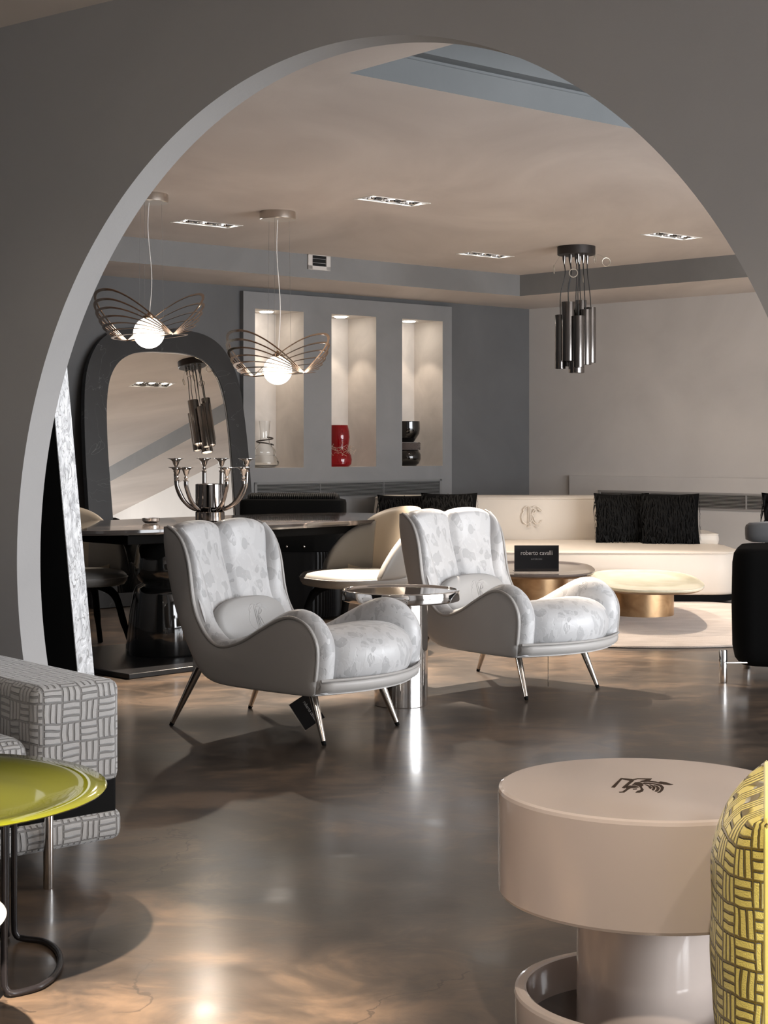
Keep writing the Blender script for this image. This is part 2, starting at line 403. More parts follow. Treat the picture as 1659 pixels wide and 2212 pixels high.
def text_obj(name, body, size, mat, parent, loc, rot, sx=1, depth=.0008, align='CENTER'):
    cu = bpy.data.curves.new(name, 'FONT'); cu.body = body; cu.size = size; cu.extrude = depth; cu.align_x = align; cu.align_y = 'CENTER'
    t = bpy.data.objects.new('t', cu); col.objects.link(t); t.scale.x = sx
    dg = bpy.context.evaluated_depsgraph_get(); me = bpy.data.meshes.new_from_object(t.evaluated_get(dg))
    for v in me.vertices: v.co.x *= sx
    bpy.data.objects.remove(t); me.materials.clear(); me.materials.append(M[mat])
    o = bpy.data.objects.new(name, me); col.objects.link(o); o.parent = parent; o.location = loc; o.rotation_euler = rot
    return o
def lerp(a, b, t): return a + (b - a) * t
def interp(xs, ys, x):
    if x <= xs[0]: return ys[0]
    for i in range(len(xs) - 1):
        if x <= xs[i + 1]: return lerp(ys[i], ys[i + 1], (x - xs[i]) / (xs[i + 1] - xs[i]))
    return ys[-1]
def smooth_path(P, k=3, closed=False):
    """Catmull-Rom resample"""
    P = [Vector(p) for p in P]; out = []; n = len(P)
    for i in range(n if closed else n - 1):
        g = (lambda j: P[j % n]) if closed else (lambda j: P[max(0, min(n - 1, j))])
        p0, p1, p2, p3 = g(i - 1), g(i), g(i + 1), g(i + 2)
        for q in range(k):
            t = q / k
            out.append(.5 * ((2 * p1) + (p2 - p0) * t + (2 * p0 - 5 * p1 + 4 * p2 - p3) * t * t + (3 * p1 - p0 - 3 * p2 + p3) * t ** 3))
    if not closed: out.append(P[-1])
    return out
def inset(loop, d):
    """offset closed 2D loop inward (list of Vector 2D) by vertex normals"""
    n = len(loop); area = sum(loop[i].x * loop[(i + 1) % n].y - loop[(i + 1) % n].x * loop[i].y for i in range(n)); sg = 1 if area > 0 else -1
    out = []
    for i in range(n):
        t = (loop[(i + 1) % n] - loop[i - 1]); t = t.normalized() if t.length > 1e-9 else Vector((1, 0))
        out.append(loop[i] + Vector((-t.y, t.x)) * sg * d)
    return out
def superell(a, b, e, n=48, cx=0, cy=0):
    out = []
    for i in range(n):
        t = 2 * pi * i / n; c, s = cos(t), sin(t)
        out.append((cx + a * math.copysign(abs(c) ** (2 / e), c), cy + b * math.copysign(abs(s) ** (2 / e), s)))
    return out
def pillow_mesh(w, h, d, n=18, pinch=.12, e=.45):
    """cushion standing in XZ plane, thickness along Y, centred"""
    mb = MB()
    for sg in (1, -1):
        rows = []
        for j in range(n + 1):
            v = -1 + 2 * j / n; row = []
            for i in range(n + 1):
                u = -1 + 2 * i / n
                x = u * (1 - pinch * (1 - v * v) * .5) * w / 2; z = v * (1 - pinch * (1 - u * u) * .5) * h / 2
                y = sg * d / 2 * max(0, (1 - u * u) * (1 - v * v)) ** e
                row.append(Vector((x, y, z)))
            rows.append(row if sg > 0 else row)
        mb.grid(rows)
    return mb
def EMB():
    """interlaced monogram with two facing snakes, in unit coordinates"""
    P = []
    P.append([(-.25, .75), (-.25, -.85)]); P.append([(-.12, .75), (-.12, -.8)])
    P.append([(-.12, .55), (.0, .62), (.2, .58), (.3, .42), (.22, .25), (.0, .15), (-.1, .14)])
    P.append([(.0, .14), (.12, -.1), (.25, -.4), (.45, -.6), (.6, -.62)])
    P.append([(.62, .38), (.45, .55), (.2, .5), (.02, .2), (-.02, -.15), (.1, -.45), (.35, -.62), (.62, -.55), (.8, -.3)])
    P.append([(-.62, .38), (-.8, .1), (-.82, -.2), (-.68, -.5), (-.4, -.65), (-.2, -.55), (.02, -.3)])
    P.append([(-.2, .75), (-.4, .78), (-.62, .62), (-.72, .45)]); P.append([(.05, .72), (.35, .78), (.65, .6), (.8, .42)])
    P.append([(-.4, .66), (-.6, .5), (-.68, .36)]); P.append([(.4, .66), (.62, .5), (.72, .36)])
    P.append([(-.32, -.85), (-.05, -.82)]); P.append([(.25, -.78), (.42, -.86), (.55, -.78)])
    return P
def emblem(mapf, r, parent, mat):
    mb = MB()
    for pl in EMB():
        mb.tube([mapf(p.x, p.y) for p in smooth_path([Vector((x, y, 0)) for x, y in pl], 4)], r, 6)
    return tag(mb.build('emblem', mat, parent), 'embossed interlaced monogram')

# ------------------------------------------------------------------ structure
def struct(o): o['kind'] = 'structure'; return o
def sheet(mb, O, u, n, off, a0, a1, z0, z1, holes=()):
    """quads of a vertical sheet minus rectangular holes"""
    A = sorted({a0, a1, *[x for h in holes for x in h[:2] if a0 < x < a1]}); Zs = sorted({z0, z1, *[x for h in holes for x in h[2:] if z0 < x < z1]})
    for i in range(len(A) - 1):
        for j in range(len(Zs) - 1):
            am, zm = (A[i] + A[i + 1]) / 2, (Zs[j] + Zs[j + 1]) / 2
            if any(h[0] < am < h[1] and h[2] < zm < h[3] for h in holes): continue
            q = [O + u * a + n * off + Vector((0, 0, z)) for a, z in ((A[i], Zs[j]), (A[i + 1], Zs[j]), (A[i + 1], Zs[j + 1]), (A[i], Zs[j + 1]))]
            mb.add(q, [(0, 1, 2, 3)])
def hole_box(mb, O, u, n, a0, a1, z0, z1, o0, o1, back=True):
    c = lambda a, z, o: O + u * a + n * o + Vector((0, 0, z))
    f = [c(a0, z0, o0), c(a1, z0, o0), c(a1, z1, o0), c(a0, z1, o0)]; b = [c(a0, z0, o1), c(a1, z0, o1), c(a1, z1, o1), c(a0, z1, o1)]
    mb.add(f + b, [(0, 1, 5, 4), (1, 2, 6, 5), (2, 3, 7, 6), (3, 0, 4, 7)] + ([(4, 5, 6, 7)] if back else []))
def flat(name, mat, pts):
    return struct(MB().add(pts, [tuple(range(len(pts)))]).build(name, mat, smooth=0))
# floor
flat('floor', 'floor', [(-9, -4, 0), (11, -4, 0), (11, 17, 0), (-9, 17, 0)])
# niche wall (left) with projecting panel
NICH = [(2.714, 3.209), (1.928, 2.419), (1.151, 1.631)]
GA = (1.168, 3.218, .745, .893)
holesA = [(a, b, 1.01, 2.295) for a, b in NICH] + [GA]
mb = MB(); sheet(mb, CORN, uA, nA, 0, 0, 9.6, 0, ZC, holesA + [(1.06, 3.30, .3, 2.4)])
struct(mb.build('wall_left', 'wallA', smooth=0))
mb = MB(); P0, P1 = 1.04, 3.324
sheet(mb, CORN, uA, nA, .05, P0, P1, 0, 2.43, holesA)
hole_box(mb, CORN, uA, nA, P0, P1, 0, 2.43, .05, 0, back=False)
hole_box(mb, CORN, uA, nA, *GA, .05, -.03)
pn = struct(mb.build('wall_panel', 'panel', smooth=0))
mb = MB()
for a, b in NICH: hole_box(mb, CORN, uA, nA, a, b, 1.01, 2.295, .0499, -.33)
struct(mb.build('wall_niche', 'niche', smooth=0))
# pale wall (right) with a low step
GB = (.832, 3.6, .642, .79)
mb = MB(); sheet(mb, CORN, uB, nB, 0, 0, 10.2, 0, ZC, [(.6, 10.1, .1, .9)])
sheet(mb, CORN, uB, nB, .035, .5, 10.2, 0, .917, [GB]); hole_box(mb, CORN, uB, nB, .5, 10.2, 0, .917, .035, 0, back=False)
hole_box(mb, CORN, uB, nB, *GB, .035, -.03)
struct(mb.build('wall_back', 'wallB', smooth=0))
# window wall
mb = MB(); sheet(mb, WIN0, uW, nW, 0, 0, 8.4, 0, ZC, [(WW0, WW1, WZ0, WZ1)])
hole_box(mb, WIN0, uW, nW, WW0, WW1, WZ0, WZ1, 0, -.2, back=False)
struct(mb.build('wall_right', 'room', smooth=0))
mb = MB()
for a in [WW0 + (WW1 - WW0) * i / 4 for i in range(5)]:
    c = WIN0 + uW * a + nW * -.02 + Vector((0, 0, (WZ0 + WZ1) / 2)); mb.box(c, (.06, .04, WZ1 - WZ0), atan2(uW.y, uW.x))
for z in (WZ0, WZ1):
    c = WIN0 + uW * ((WW0 + WW1) / 2) + nW * -.02 + Vector((0, 0, z)); mb.box(c, (WW1 - WW0, .04, .06), atan2(uW.y, uW.x))
struct(mb.build('window_1', 'frame_black', smooth=0))
# wall with the round opening
SC_, ZCc, RX, RZ, TW = 1.4468, .7978, 1.4516, 1.5713, .1035
th0 = math.asin(-ZCc / RZ)
arc = [(SC_ + RX * cos(th0 + (pi - 2 * th0) * i / 120), ZCc + RZ * sin(th0 + (pi - 2 * th0) * i / 120)) for i in range(121)]
arc[0] = (arc[0][0], 0); arc[-1] = (arc[-1][0], 0)
def PRp(s, z, o): return PR + uR * s + nR * o + Vector((0, 0, z))
mb = MB(); S0, S1 = -5.9, 8.2
# denser: parametrise the arc by angle, join to the wall ends and ceiling by rays of equal height
def wall_face(o):
    for side in (-1, 1):
        rows = []
        for j in range(91):
            t = th0 + (pi / 2 - th0) * j / 90; z = ZCc + RZ * sin(t); sa = SC_ + side * RX * cos(t)
            rows.append([PRp(S0 if side < 0 else S1, max(z, 0), o), PRp(sa, max(z, 0), o)])
        mb.grid(rows)
    mb.add([PRp(S0, ZCc + RZ, o), PRp(SC_, ZCc + RZ, o), PRp(S1, ZCc + RZ, o), PRp(S1, ZC, o), PRp(S0, ZC, o)], [(0, 1, 2, 3, 4)])
wall_face(0); wall_face(TW)
rows = [[PRp(SC_ + RX * cos(th0 + (pi - 2 * th0) * j / 180), max(0, ZCc + RZ * sin(th0 + (pi - 2 * th0) * j / 180)), o) for o in (0, TW)] for j in range(181)]
mb.grid(rows)
struct(mb.build('wall_arch', 'arch', smooth=30))
# front room shell
mb = MB(); mb.add([(-5.6, -3.2, 0), (-5.6, 9.2, 0), (-5.6, 9.2, ZC), (-5.6, -3.2, ZC)], [(0, 1, 2, 3)])
struct(mb.build('wall_side', 'room', smooth=0))
mb = MB(); mb.add([(-5.6, -3.2, 0), (4.5, -3.2, 0), (4.5, -3.2, ZC), (-5.6, -3.2, ZC)], [(0, 1, 2, 3)])
struct(mb.build('wall_front', 'room', smooth=0))
mb = MB(); sheet(mb, Vector((4.5, -3.2, 0)), Vector((0, 1, 0)), Vector((-1, 0, 0)), 0, 0, 4.4, 0, ZC, [(1.3, 3.9, .45, 2.45)])
struct(mb.build('wall_street', 'room', smooth=0))

# downlight trays (centre x, y, long axis angle) ---------------------------------
dA = Vector((kA, 1, 0)).normalized(); ANG = atan2(dA.y, dA.x); dP = Vector((-dA.y, dA.x, 0))
TRAYS = [(.05, 9.52), (-1.165, 10.5), (.775, 12.23), (2.0, 11.12)]
TRAYS_FRONT = [(-.95, 1.9), (.35, 1.1), (-1.6, 3.6), (1.5, 2.1)]  # all unseen; first placed from a cast shadow, the others added as fill
TL, TWD = .455, .17
REC = [Vector((-.135, 6.237, 0)) + dA * a + dP * -b for a, b in ((0, 0), (2.6, 0), (2.6, 1.1), (0, 1.1))]
def tray_rect(x, y, grow=0):
    c = Vector((x, y, 0)); return [c + dA * (i * (TL / 2 + grow)) + dP * (j * (TWD / 2 + grow)) for i, j in ((-1, -1), (1, -1), (1, 1), (-1, 1))]
cu = bpy.data.curves.new('c', 'CURVE'); cu.dimensions = '2D'; cu.fill_mode = 'BOTH'
def spl(pts):
    s = cu.splines.new('POLY'); s.points.add(len(pts) - 1)
    for p, q in zip(s.points, pts): p.co = (q[0], q[1], 0, 1)
    s.use_cyclic_u = True
spl([(-9, -4), (11, -4), (11, 17), (-9, 17)]); spl(REC)
for t in TRAYS + TRAYS_FRONT: spl(tray_rect(*t))
to = bpy.data.objects.new('t', cu); col.objects.link(to)
me = bpy.data.meshes.new_from_object(to.evaluated_get(bpy.context.evaluated_depsgraph_get())); bpy.data.objects.remove(to)
me.name = 'ceiling'; me.materials.clear(); me.materials.append(M['ceil'])
for v in me.vertices: v.co.z = ZC
for p in me.polygons: p.use_smooth = False
co = bpy.data.objects.new('ceiling', me); col.objects.link(co); struct(co)
# recess in the ceiling
def rectloop(g, z): 
    c = sum(REC, Vector()) / 4
    return [Vector((p.x, p.y, 0)) + ((dA if i in (1, 2) else -dA) * g) + ((dP if i in (0, 1) else -dP) * g) + Vector((0, 0, z)) for i, p in enumerate(REC)]
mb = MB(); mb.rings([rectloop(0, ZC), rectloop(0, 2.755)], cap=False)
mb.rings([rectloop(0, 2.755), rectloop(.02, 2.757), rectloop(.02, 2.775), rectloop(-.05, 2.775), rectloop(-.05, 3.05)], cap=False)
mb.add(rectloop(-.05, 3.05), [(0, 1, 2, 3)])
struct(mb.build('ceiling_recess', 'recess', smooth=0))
# soffit along both far walls
SA, SB = .874, 1.086
def isect(offA, offB):
    # point at distance offA from niche wall and offB from pale wall
    a11, a12, a21, a22 = nA.x, nA.y, nB.x, nB.y
    # (P-CORN).nA=offA ; (P-CORN).nB=offB
    det = a11 * a22 - a12 * a21
    return CORN + Vector(((offA * a22 - a12 * offB) / det, (a11 * offB - a21 * offA) / det, 0))
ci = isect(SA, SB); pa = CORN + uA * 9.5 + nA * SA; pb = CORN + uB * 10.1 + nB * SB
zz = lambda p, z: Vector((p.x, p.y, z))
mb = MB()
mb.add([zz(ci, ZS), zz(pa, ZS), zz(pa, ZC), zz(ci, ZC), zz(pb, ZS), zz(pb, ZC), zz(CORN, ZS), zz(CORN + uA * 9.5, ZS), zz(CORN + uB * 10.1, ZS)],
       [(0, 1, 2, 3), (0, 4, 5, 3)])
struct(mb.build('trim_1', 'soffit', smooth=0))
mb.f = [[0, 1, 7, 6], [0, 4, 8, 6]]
struct(mb.build('trim_2', 'ceil', smooth=0))  # underside in the paler ceiling colour, standing in for missing bounce light

# downlight units
def downlight(x, y, label, first=None, group='recessed twin spotlights in the far ceiling'):
    if first:
        r = copy_tree(first); r.location = (x, y, ZC); r['label'] = label; return r
    r = empty('recessed_spotlight', (x, y, ZC), ANG, label, 'ceiling light', group)
    hl, hw = TL / 2, TWD / 2
    m1 = MB()
    for s in (-1, 1):
        m1.box((0, s * (hw - .006), .001), (TL + .01, .014, .006)); m1.box((s * (hl - .006), 0, .001), (.014, TWD + .01, .006))
    m1.build('trim_ring', 'tray', r, smooth=0)
    m2 = MB(); loops = [[Vector((i * hl, j * hw, 0)) for i, j in ((-1, -1), (1, -1), (1, 1), (-1, 1))], [Vector((i * hl, j * hw, .09)) for i, j in ((-1, -1), (1, -1), (1, 1), (-1, 1))]]
    m2.rings(loops, cap=False); m2.add(loops[1], [(0, 1, 2, 3)]); m2.build('housing', 'tray', r, smooth=0)
    for q in (-.15, 0, .15):
        m3 = MB(); m3.lathe([(.052, .09), (.062, .02), (.066, .004), (.058, .006), (.045, .05)], 28, (q, 0, 0), caps=False); m3.build('reflector', 'chrome', r)
        m4 = MB(); m4.lathe([(.0001, .012), (.03, .014), (.043, .024), (.045, .04)], 24, (q, 0, 0), caps=False); m4.build('lamp', 'bulb', r)
    return r
dl0 = downlight(.05, 9.52, 'recessed ceiling spotlight tray nearest the round opening, between both lamps and the recess')
downlight(-1.165, 10.5, 'recessed ceiling spotlight tray between the two winged pendant canopies', dl0)
downlight(.775, 12.23, 'recessed ceiling spotlight tray farthest back, left of the dark tube cluster lamp', dl0)
downlight(2.0, 11.12, 'recessed ceiling spotlight tray right of the dark tube cluster lamp', dl0)
for i, t in enumerate(TRAYS_FRONT):
    downlight(*t, 'unseen recessed ceiling spotlight tray in the front room', dl0)['group'] = 'unseen recessed spotlights of the front room'
# their light
HZ = ZC - .02
for nm, p, tgt, pw, ang in [
    ('tray_spot', (.08, 9.50), (.65, 8.6, 0), 900, 46), ('tray_spot', (-.02, 9.40), (-.82, 8.45, 0), 1100, 47),
    ('tray_spot', (-1.165, 10.5), (-1.0, 9.6, .7), 40, 100), ('tray_spot', (-1.05, 10.4), (-.6, 10.3, 0), 30, 110),
    ('tray_spot', (.90, 12.33), (1.6, 11.6, 0), 90, 95), ('tray_spot', (.66, 12.13), (.2, 11.2, 0), 60, 100),
    ('tray_spot', (2.1, 11.2), (1.85, 10.7, 0), 150, 70), ('tray_spot', (1.9, 11.05), (2.0, 12.2, 0), 22, 100)]:
    spot(nm, (p[0], p[1], HZ), tgt, pw * 1.25, WARM, ang, .45, .03)
for nm, p, tgt, pw, ang in [  # first lamp throws the tray table shadow, the others are added unseen fill
    ('front_unseen_spot', (-.95, 1.9), (-.95, 3.0, 0), 2300, 42), ('front_unseen_spot', (.35, 1.1), (.56, 2.85, .4), 150, 62),
    ('front_unseen_spot', (-1.6, 3.6), (-1.4, 4.4, 0), 12, 110), ('front_unseen_spot', (1.5, 2.1), (.9, 2.9, .3), 40, 90)]:
    spot(nm, (p[0], p[1], HZ), tgt, pw, WARM, ang, .5, .03)

# niche spotlights
for i, (a, b) in enumerate(NICH):
    p = CORN + uA * (a + b) / 2 - nA * .13
    o = MB().lathe([(.0001, 0), (.045, 0), (.055, .004), (.055, .008)], 24).build('niche_spotlight', 'bulb')
    o.location = (p.x, p.y, 2.286); tag(o, ['round spotlight in the top of the niche above the clear vase', 'round spotlight in the top of the niche above the red vase', 'round spotlight in the top of the niche above the black vase'][i], 'ceiling light', 'niche spotlights')
    spot('niche_light', (p.x, p.y, 2.26), (p.x, p.y, 0), 8, WARM, 76, .35, .02)

# ------------------------------------------------------------------ wall grilles and vent
def grille(name, O, u, n, g, off, ns, mat, label, divs=()):
    a0, a1, z0, z1 = g; c = O + u * ((a0 + a1) / 2) + n * off; rz = atan2(u.y, u.x); W, H = a1 - a0, z1 - z0
    r = empty(name, (c.x, c.y, z0), rz, label, 'air grille')
    side = 1 if Matrix.Rotation(rz, 3, 'Z') @ Vector((0, 1, 0)) @ n > 0 else -1
    m = MB()
    for s in (-1, 1):
        m.box((s * (W / 2 - .012), side * .003, H / 2), (.024, .012, H)); m.box((0, side * .003, H / 2 + s * (H / 2 - .008)), (W, .012, .016))
    m.build('grille_frame', mat, r, smooth=0)
    m = MB(); m.box((0, -side * .022, H / 2), (W - .01, .004, H - .01)); m.build('backing', 'ventdark', r, smooth=0)
    m = MB()
    for i in range(ns):
        z = .016 + (H - .032) * (i + .5) / ns; m.box((0, -side * .004, z), (W - .04, .016, (H - .03) / ns * .42))
    for q in divs: m.box((q * W, -side * .002, H / 2), (.006, .018, H - .03))
    m.build('slats', mat, r, smooth=0); return r
grille('wall_grille', CORN, uA, nA, GA, .05, 11, 'vent', 'long dark slatted air grille under the three niches', (-.17, .17))
grille('wall_grille', CORN, uB, nB, GB, .035, 10, 'ventB', 'slatted air grille low on the pale wall behind the fringed cushions', (-.3, 0.05))
# small square vent in the soffit
pz = atZ(688, 564, 1); sfo = CORN + nA * SA
m_ = (688 - CX) / FP; tt = (sfo.x - m_ * sfo.y) / (kA - m_); pv = Vector((sfo.x - kA * tt, sfo.y - tt, 0)); zv = CAMH + (HY - 564) * pv.y / FP
r = empty('soffit_vent', (pv.x, pv.y, zv), atan2(uA.y, uA.x) + pi, 'small square white-framed air vent high on the soffit', 'air vent')
m = MB()
for s in (-1, 1): m.box((s * .088, -.006, 0), (.04, .014, .135)); m.box((0, -.006, s * .055), (.216, .014, .03))
m.build('vent_frame', 'wallB', r, smooth=0)
MB().box((0, -.001, 0), (.14, .004, .09)).build('backing', 'ventdark', r, smooth=0)
m = MB()
for k in (-1, 1): m.box((0, -.005, k * .016), (.136, .008, .004))
m.build('slats', 'soffit', r, smooth=0)

# ------------------------------------------------------------------ wing armchairs
BACK = [(-.42, .85), (-.405, .72), (-.36, .55), (-.305, .42), (-.226, .283), (-.146, .222), (0, .205), (.38, .205), (.428, .217)]
ARM = [(.438, .27), (.448, .379), (.431, .441), (.384, .492), (.311, .513), (.24, .497), (.141, .448), (.041, .395), (-.061, .367), (-.13, .383), (-.193, .446), (-.235, .537), (-.263, .698), (-.298, .786), (-.342, .831), (-.385, .852)]
def hw(x): return .336 + .082 * x
def wing_chair(loc, rz, label, group):
    t = empty('wing_armchair', loc, rz, label, 'armchair', group)
    bk = smooth_path([Vector((x, z, 0)) for x, z in BACK], 4); ar = smooth_path([Vector((x, z, 0)) for x, z in ARM], 4)
    # leather sides: a lofted ribbon between the back / underside line and the arm line
    def resample(P, m):
        d = [0]
        for i in range(1, len(P)): d.append(d[-1] + (P[i] - P[i - 1]).length)
        return [Vector((interp(d, [p.x for p in P], d[-1] * i / m), interp(d, [p.y for p in P], d[-1] * i / m), 0)) for i in range(m + 1)]
    m_ = 60; ra = resample(bk, m_); rb = resample(ar[::-1], m_)
    WS = [(0, .016), (.01, .008), (.04, .002), (.12, -.002), (.3, -.008), (.5, -.010), (.7, -.008), (.88, -.002), (.96, .002), (.99, .008), (1, .016)]
    for s in (-1, 1):
        loops = []
        for i in range(m_ + 1):
            A_, B_ = ra[i], rb[i]; e = min(i, m_ - i) / 3; e = min(1, e)
            f = [(A_.lerp(B_, w_), o) for w_, o in WS]; wd_ = min(1, (B_ - A_).length / .16)
            loops.append([Vector((p.x, s * (hw(p.x) + .004 - (o if o > 0 else o * wd_) - .008 * (1 - e)), p.y)) for p, o in f] + [Vector((p.x, s * (hw(p.x) - .030 + .004 * (w_ in (0, 1))), p.y)) for (p, o), (w_, _) in list(zip(f, WS))[::-1]])
        MB().rings(loops).build('side_panel', 'grey_leather', t, smooth=50)
        pp = [Vector((p.x, s * (hw(p.x) + .003), p.y)) for p in ar]
        MB().tube(pp, .0065, 8).build('piping', 'piping', t)
    # back and underside shell
    path = [p for p in bk] + [Vector((.452, .228, 0)), Vector((.458, .25, 0)), Vector((.452, .268, 0))]
    def shp(x, z, u):
        y = u * (hw(x) - .012); k = 1 - u * u
        xx = x - (.035 * k if x < -.2 else .035 * k * max(0, (-.1 - x) / .1) if x < -.1 else 0) + (.115 * k * min(1, max(0, (x - .1) / .33)))
        return Vector((xx, y, z))
    us = [-1 + 2 * i / 14 for i in range(15)]
    MB().grid([[shp(p.x, p.y, u) for u in us] for p in path]).build('back_shell', 'grey_leather', t, smooth=60, solid=.02)
    MB().tube([shp(.455, .27, u) + Vector((.002, 0, 0)) for u in us], .0065, 8).build('piping', 'piping', t)
    # quilted back, two lobes
    BX = [p[1] for p in BACK[:6]][::-1]; BV = [p[0] for p in BACK[:6]][::-1]
    rows = []
    for i in range(33):
        u = -1 + i / 16; lob = sqrt(max(0, 1 - (2 * abs(u) - 1) ** 2)); wing = max(0, abs(u) - .72) / .28
        ztop = .828 + .045 * lob ** .8; y = u
        col_ = []
        for j in range(15):
            z = .30 + (ztop - .035 - .30) * j / 14; xb = interp(BX, BV, z) - .02 * (1 - u * u)
            xf = xb + .085 + .050 * lob - .02 * max(0, (z - .6) / .3) + .05 * wing ** 2 * (1 - max(0, (z - .55) / .35))
            col_.append((xf, z))
        xf, zf = col_[-1]; xb = interp(BX, BV, ztop) - .012
        for j in range(1, 8):
            a = pi * j / 8; col_.append((lerp(xf, xb, (1 - cos(a)) / 2), zf + (ztop - zf) * sin(a)))
        for z in (ztop - .04, .7, .55, .4, .3): col_.append((interp(BX, BV, z) + .0, z))
        rows.append([Vector((x, y * (hw(x) - .022), z)) for x, z in col_])
    MB().grid(rows).build('back_cushion', 'damask', t, smooth=75)
    # padded arms, fabric: a rolled strip following the arm line
    PR_ = [(.002, -.03), (.0, -.004), (-.010, .012), (-.030, .022), (-.058, .022), (-.086, .010), (-.106, -.016), (-.118, -.055), (-.124, -.10), (-.126, -.15)]
    AP = smooth_path([Vector((x, z, 0)) for x, z in [(.425, .225)] + ARM[:-1]], 4)
    for s in (-1, 1):
        rows = []; n = len(AP)
        for i, p in enumerate(AP):
            tg = (AP[min(n - 1, i + 1)] - AP[max(0, i - 1)]).normalized(); nx, nz = tg.y, -tg.x
            up = min(1, max(0, (p.y - .55) / .25)) * (p.x < -.2); fr = max(0, (p.x - .2) / .25)
            row = []
            for k, g in PR_:
                kk = k * (1 - .72 * up); gg = g * (1 - .45 * up) if g < 0 else g * (1 + .5 * fr)
                row.append(Vector((p.x + nx * gg, s * (hw(p.x) - .012 + kk), p.y + nz * gg)))
            rows.append(row)
        MB().grid(rows).build('arm_pad', 'damask', t, smooth=80)
    # seat cushion
    rows = []
    for i in range(25):
        u = -1 + i / 12; k = 1 - u * u; e = min(1, (1 - abs(u)) / .14); e = sqrt(1 - (1 - e) ** 2)
        f = .452 + .115 * k - .03 * (1 - e)
        sec = [(-.28, .26), (0, .25), (f - .06, .255), (f - .012, .262), (f + .012, .30), (f + .018, .345), (f + .002, .39), (f - .045, .425), (f - .13, .443), (f - .25, .438), (f - .40, .41), (-.1, .375), (-.28, .355)]
        sec = smooth_path([Vector((x, .262 + (z - .262) * (.80 + .20 * e) + .014 * k * (z > .3), 0)) for x, z in sec], 3)
        rows.append([Vector((p.x, u * .268, p.y)) for p in sec])
    mb = MB().grid(rows); n = len(rows[0]); mb.f.append(list(range(n))); mb.f.append([24 * n + i for i in range(n)][::-1])
    mb.build('seat_cushion', 'damask', t, smooth=75)
    # legs
    for sx, (tx, ty, tz), (bx, by) in ((-1, (-.262, .235, .27), (-.395, .268)), (1, (.315, .235, .225), (.400, .266))):
        for s in (-1, 1):
            a = Vector((tx, s * ty, tz)); b = Vector((bx, s * by, .012)); d = (a - b).normalized()
            lg = MB().tube([b, lerp(b, a, .25), lerp(b, a, .6), a + d * .01], [.0095, .0125, .0165, .020], 20).build('leg', 'leg_chrome', t)
            f = MB().tube([b - d * .012, b + d * .003], [.0085, .0105], 16).build('foot_cap', 'black_matt', lg)
    return t
def lumbar(parent_loc, rz, label):
    F = Matrix.Rotation(rz, 3, 'Z'); p = Vector(parent_loc) + F @ Vector((-.185, 0, .44))
    t = empty('lumbar_cushion', p, rz, label, 'cushion', 'lumbar cushions of the wing armchairs')
    tilt = Matrix.Rotation(-.32, 3, 'Y'); mb = MB(); lay = []
    for j in range(13):
        q = -1 + j / 6; x = .038 * q; s = (1 - abs(q) ** 2.4) ** .5 if abs(q) < 1 else .02
        s = max(s, .02); sc_ = .72 + .28 * s if abs(q) < 1 else .5
        lay.append([tilt @ Vector((x + .0, y * sc_, z * sc_)) for y, z in superell(.235, .105, 2.5, 48)])
    mb.rings(lay).build('cushion_cover', 'light_leather', t, smooth=80)
    e = superell(.223, .097, 2.5, 60); MB().tube([tilt @ Vector((.012, y, z)) for y, z in e], .0035, 6, closed=True).build('piping', 'light_leather', t)
    emblem(lambda a, b: tilt @ Vector((.0385 - .004 * (a * a + b * b), .02 + a * .085 , b * .078)), .0032, t, 'light_leather')
    return t
C1, A1 = (-.426, 6.815, 0), R(-33.7); C2, A2 = (.581, 7.974, 0), R(-46)
wc1 = wing_chair(C1, A1, 'white damask wing armchair nearest the camera, with a swing tag hanging under it', 'white damask wing armchairs')
wc2_ = copy_tree(wc1); wc2_.location = C2; wc2_.rotation_euler.z = A2
wc2_['label'] = 'white damask wing armchair farther back, in front of the dark coffee table'
lumbar(C1, A1, 'small pale leather lumbar cushion with embossed monogram in the nearer wing armchair')
lumbar(C2, A2, 'small pale leather lumbar cushion with embossed monogram in the farther wing armchair')
# swing tags
def swing_tag(cpos, rot, label, hang):
    t = empty('swing_tag', cpos, 0, label, 'tag', 'swing tags of the wing armchairs'); t.rotation_euler = rot
    MB().box((0, 0, 0), (.125, .002, .098)).build('card', 'acrylic', t, smooth=0)
    text_obj('lettering', 'roberto cavalli', .020, 'text', t, (0.006, -.0016, .012), (R(90), 0, 0), .78, .0004)
    m = MB()
    for s in (-1, 1): m.box((s * .064, 0, 0), (.004, .003, .104)); m.box((0, 0, s * .051), (.13, .003, .004))
    m.build('sleeve_edge', 'clear', t, smooth=0)
    inv = Matrix.Translation(cpos) @ t.rotation_euler.to_matrix().to_4x4(); inv = inv.inverted()
    a = inv @ Vector(hang); MB().tube([a, Vector((-.06, 0, .046))], .0007, 5).build('string', 'string', t)
    return t
tp = atZ(663, 1536, 6.62)
swing_tag(tp, (0, R(56), R(-8)), 'black swing tag with silver lettering hanging beside the nearer armchair leg', (tp.x - .02, tp.y + .03, .208))
tp = atZ(1184, 1450, 7.72)
swing_tag(tp, (R(0), R(90), R(84)), 'swing tag seen edge-on hanging under the farther wing armchair', (tp.x, tp.y + .02, .208))

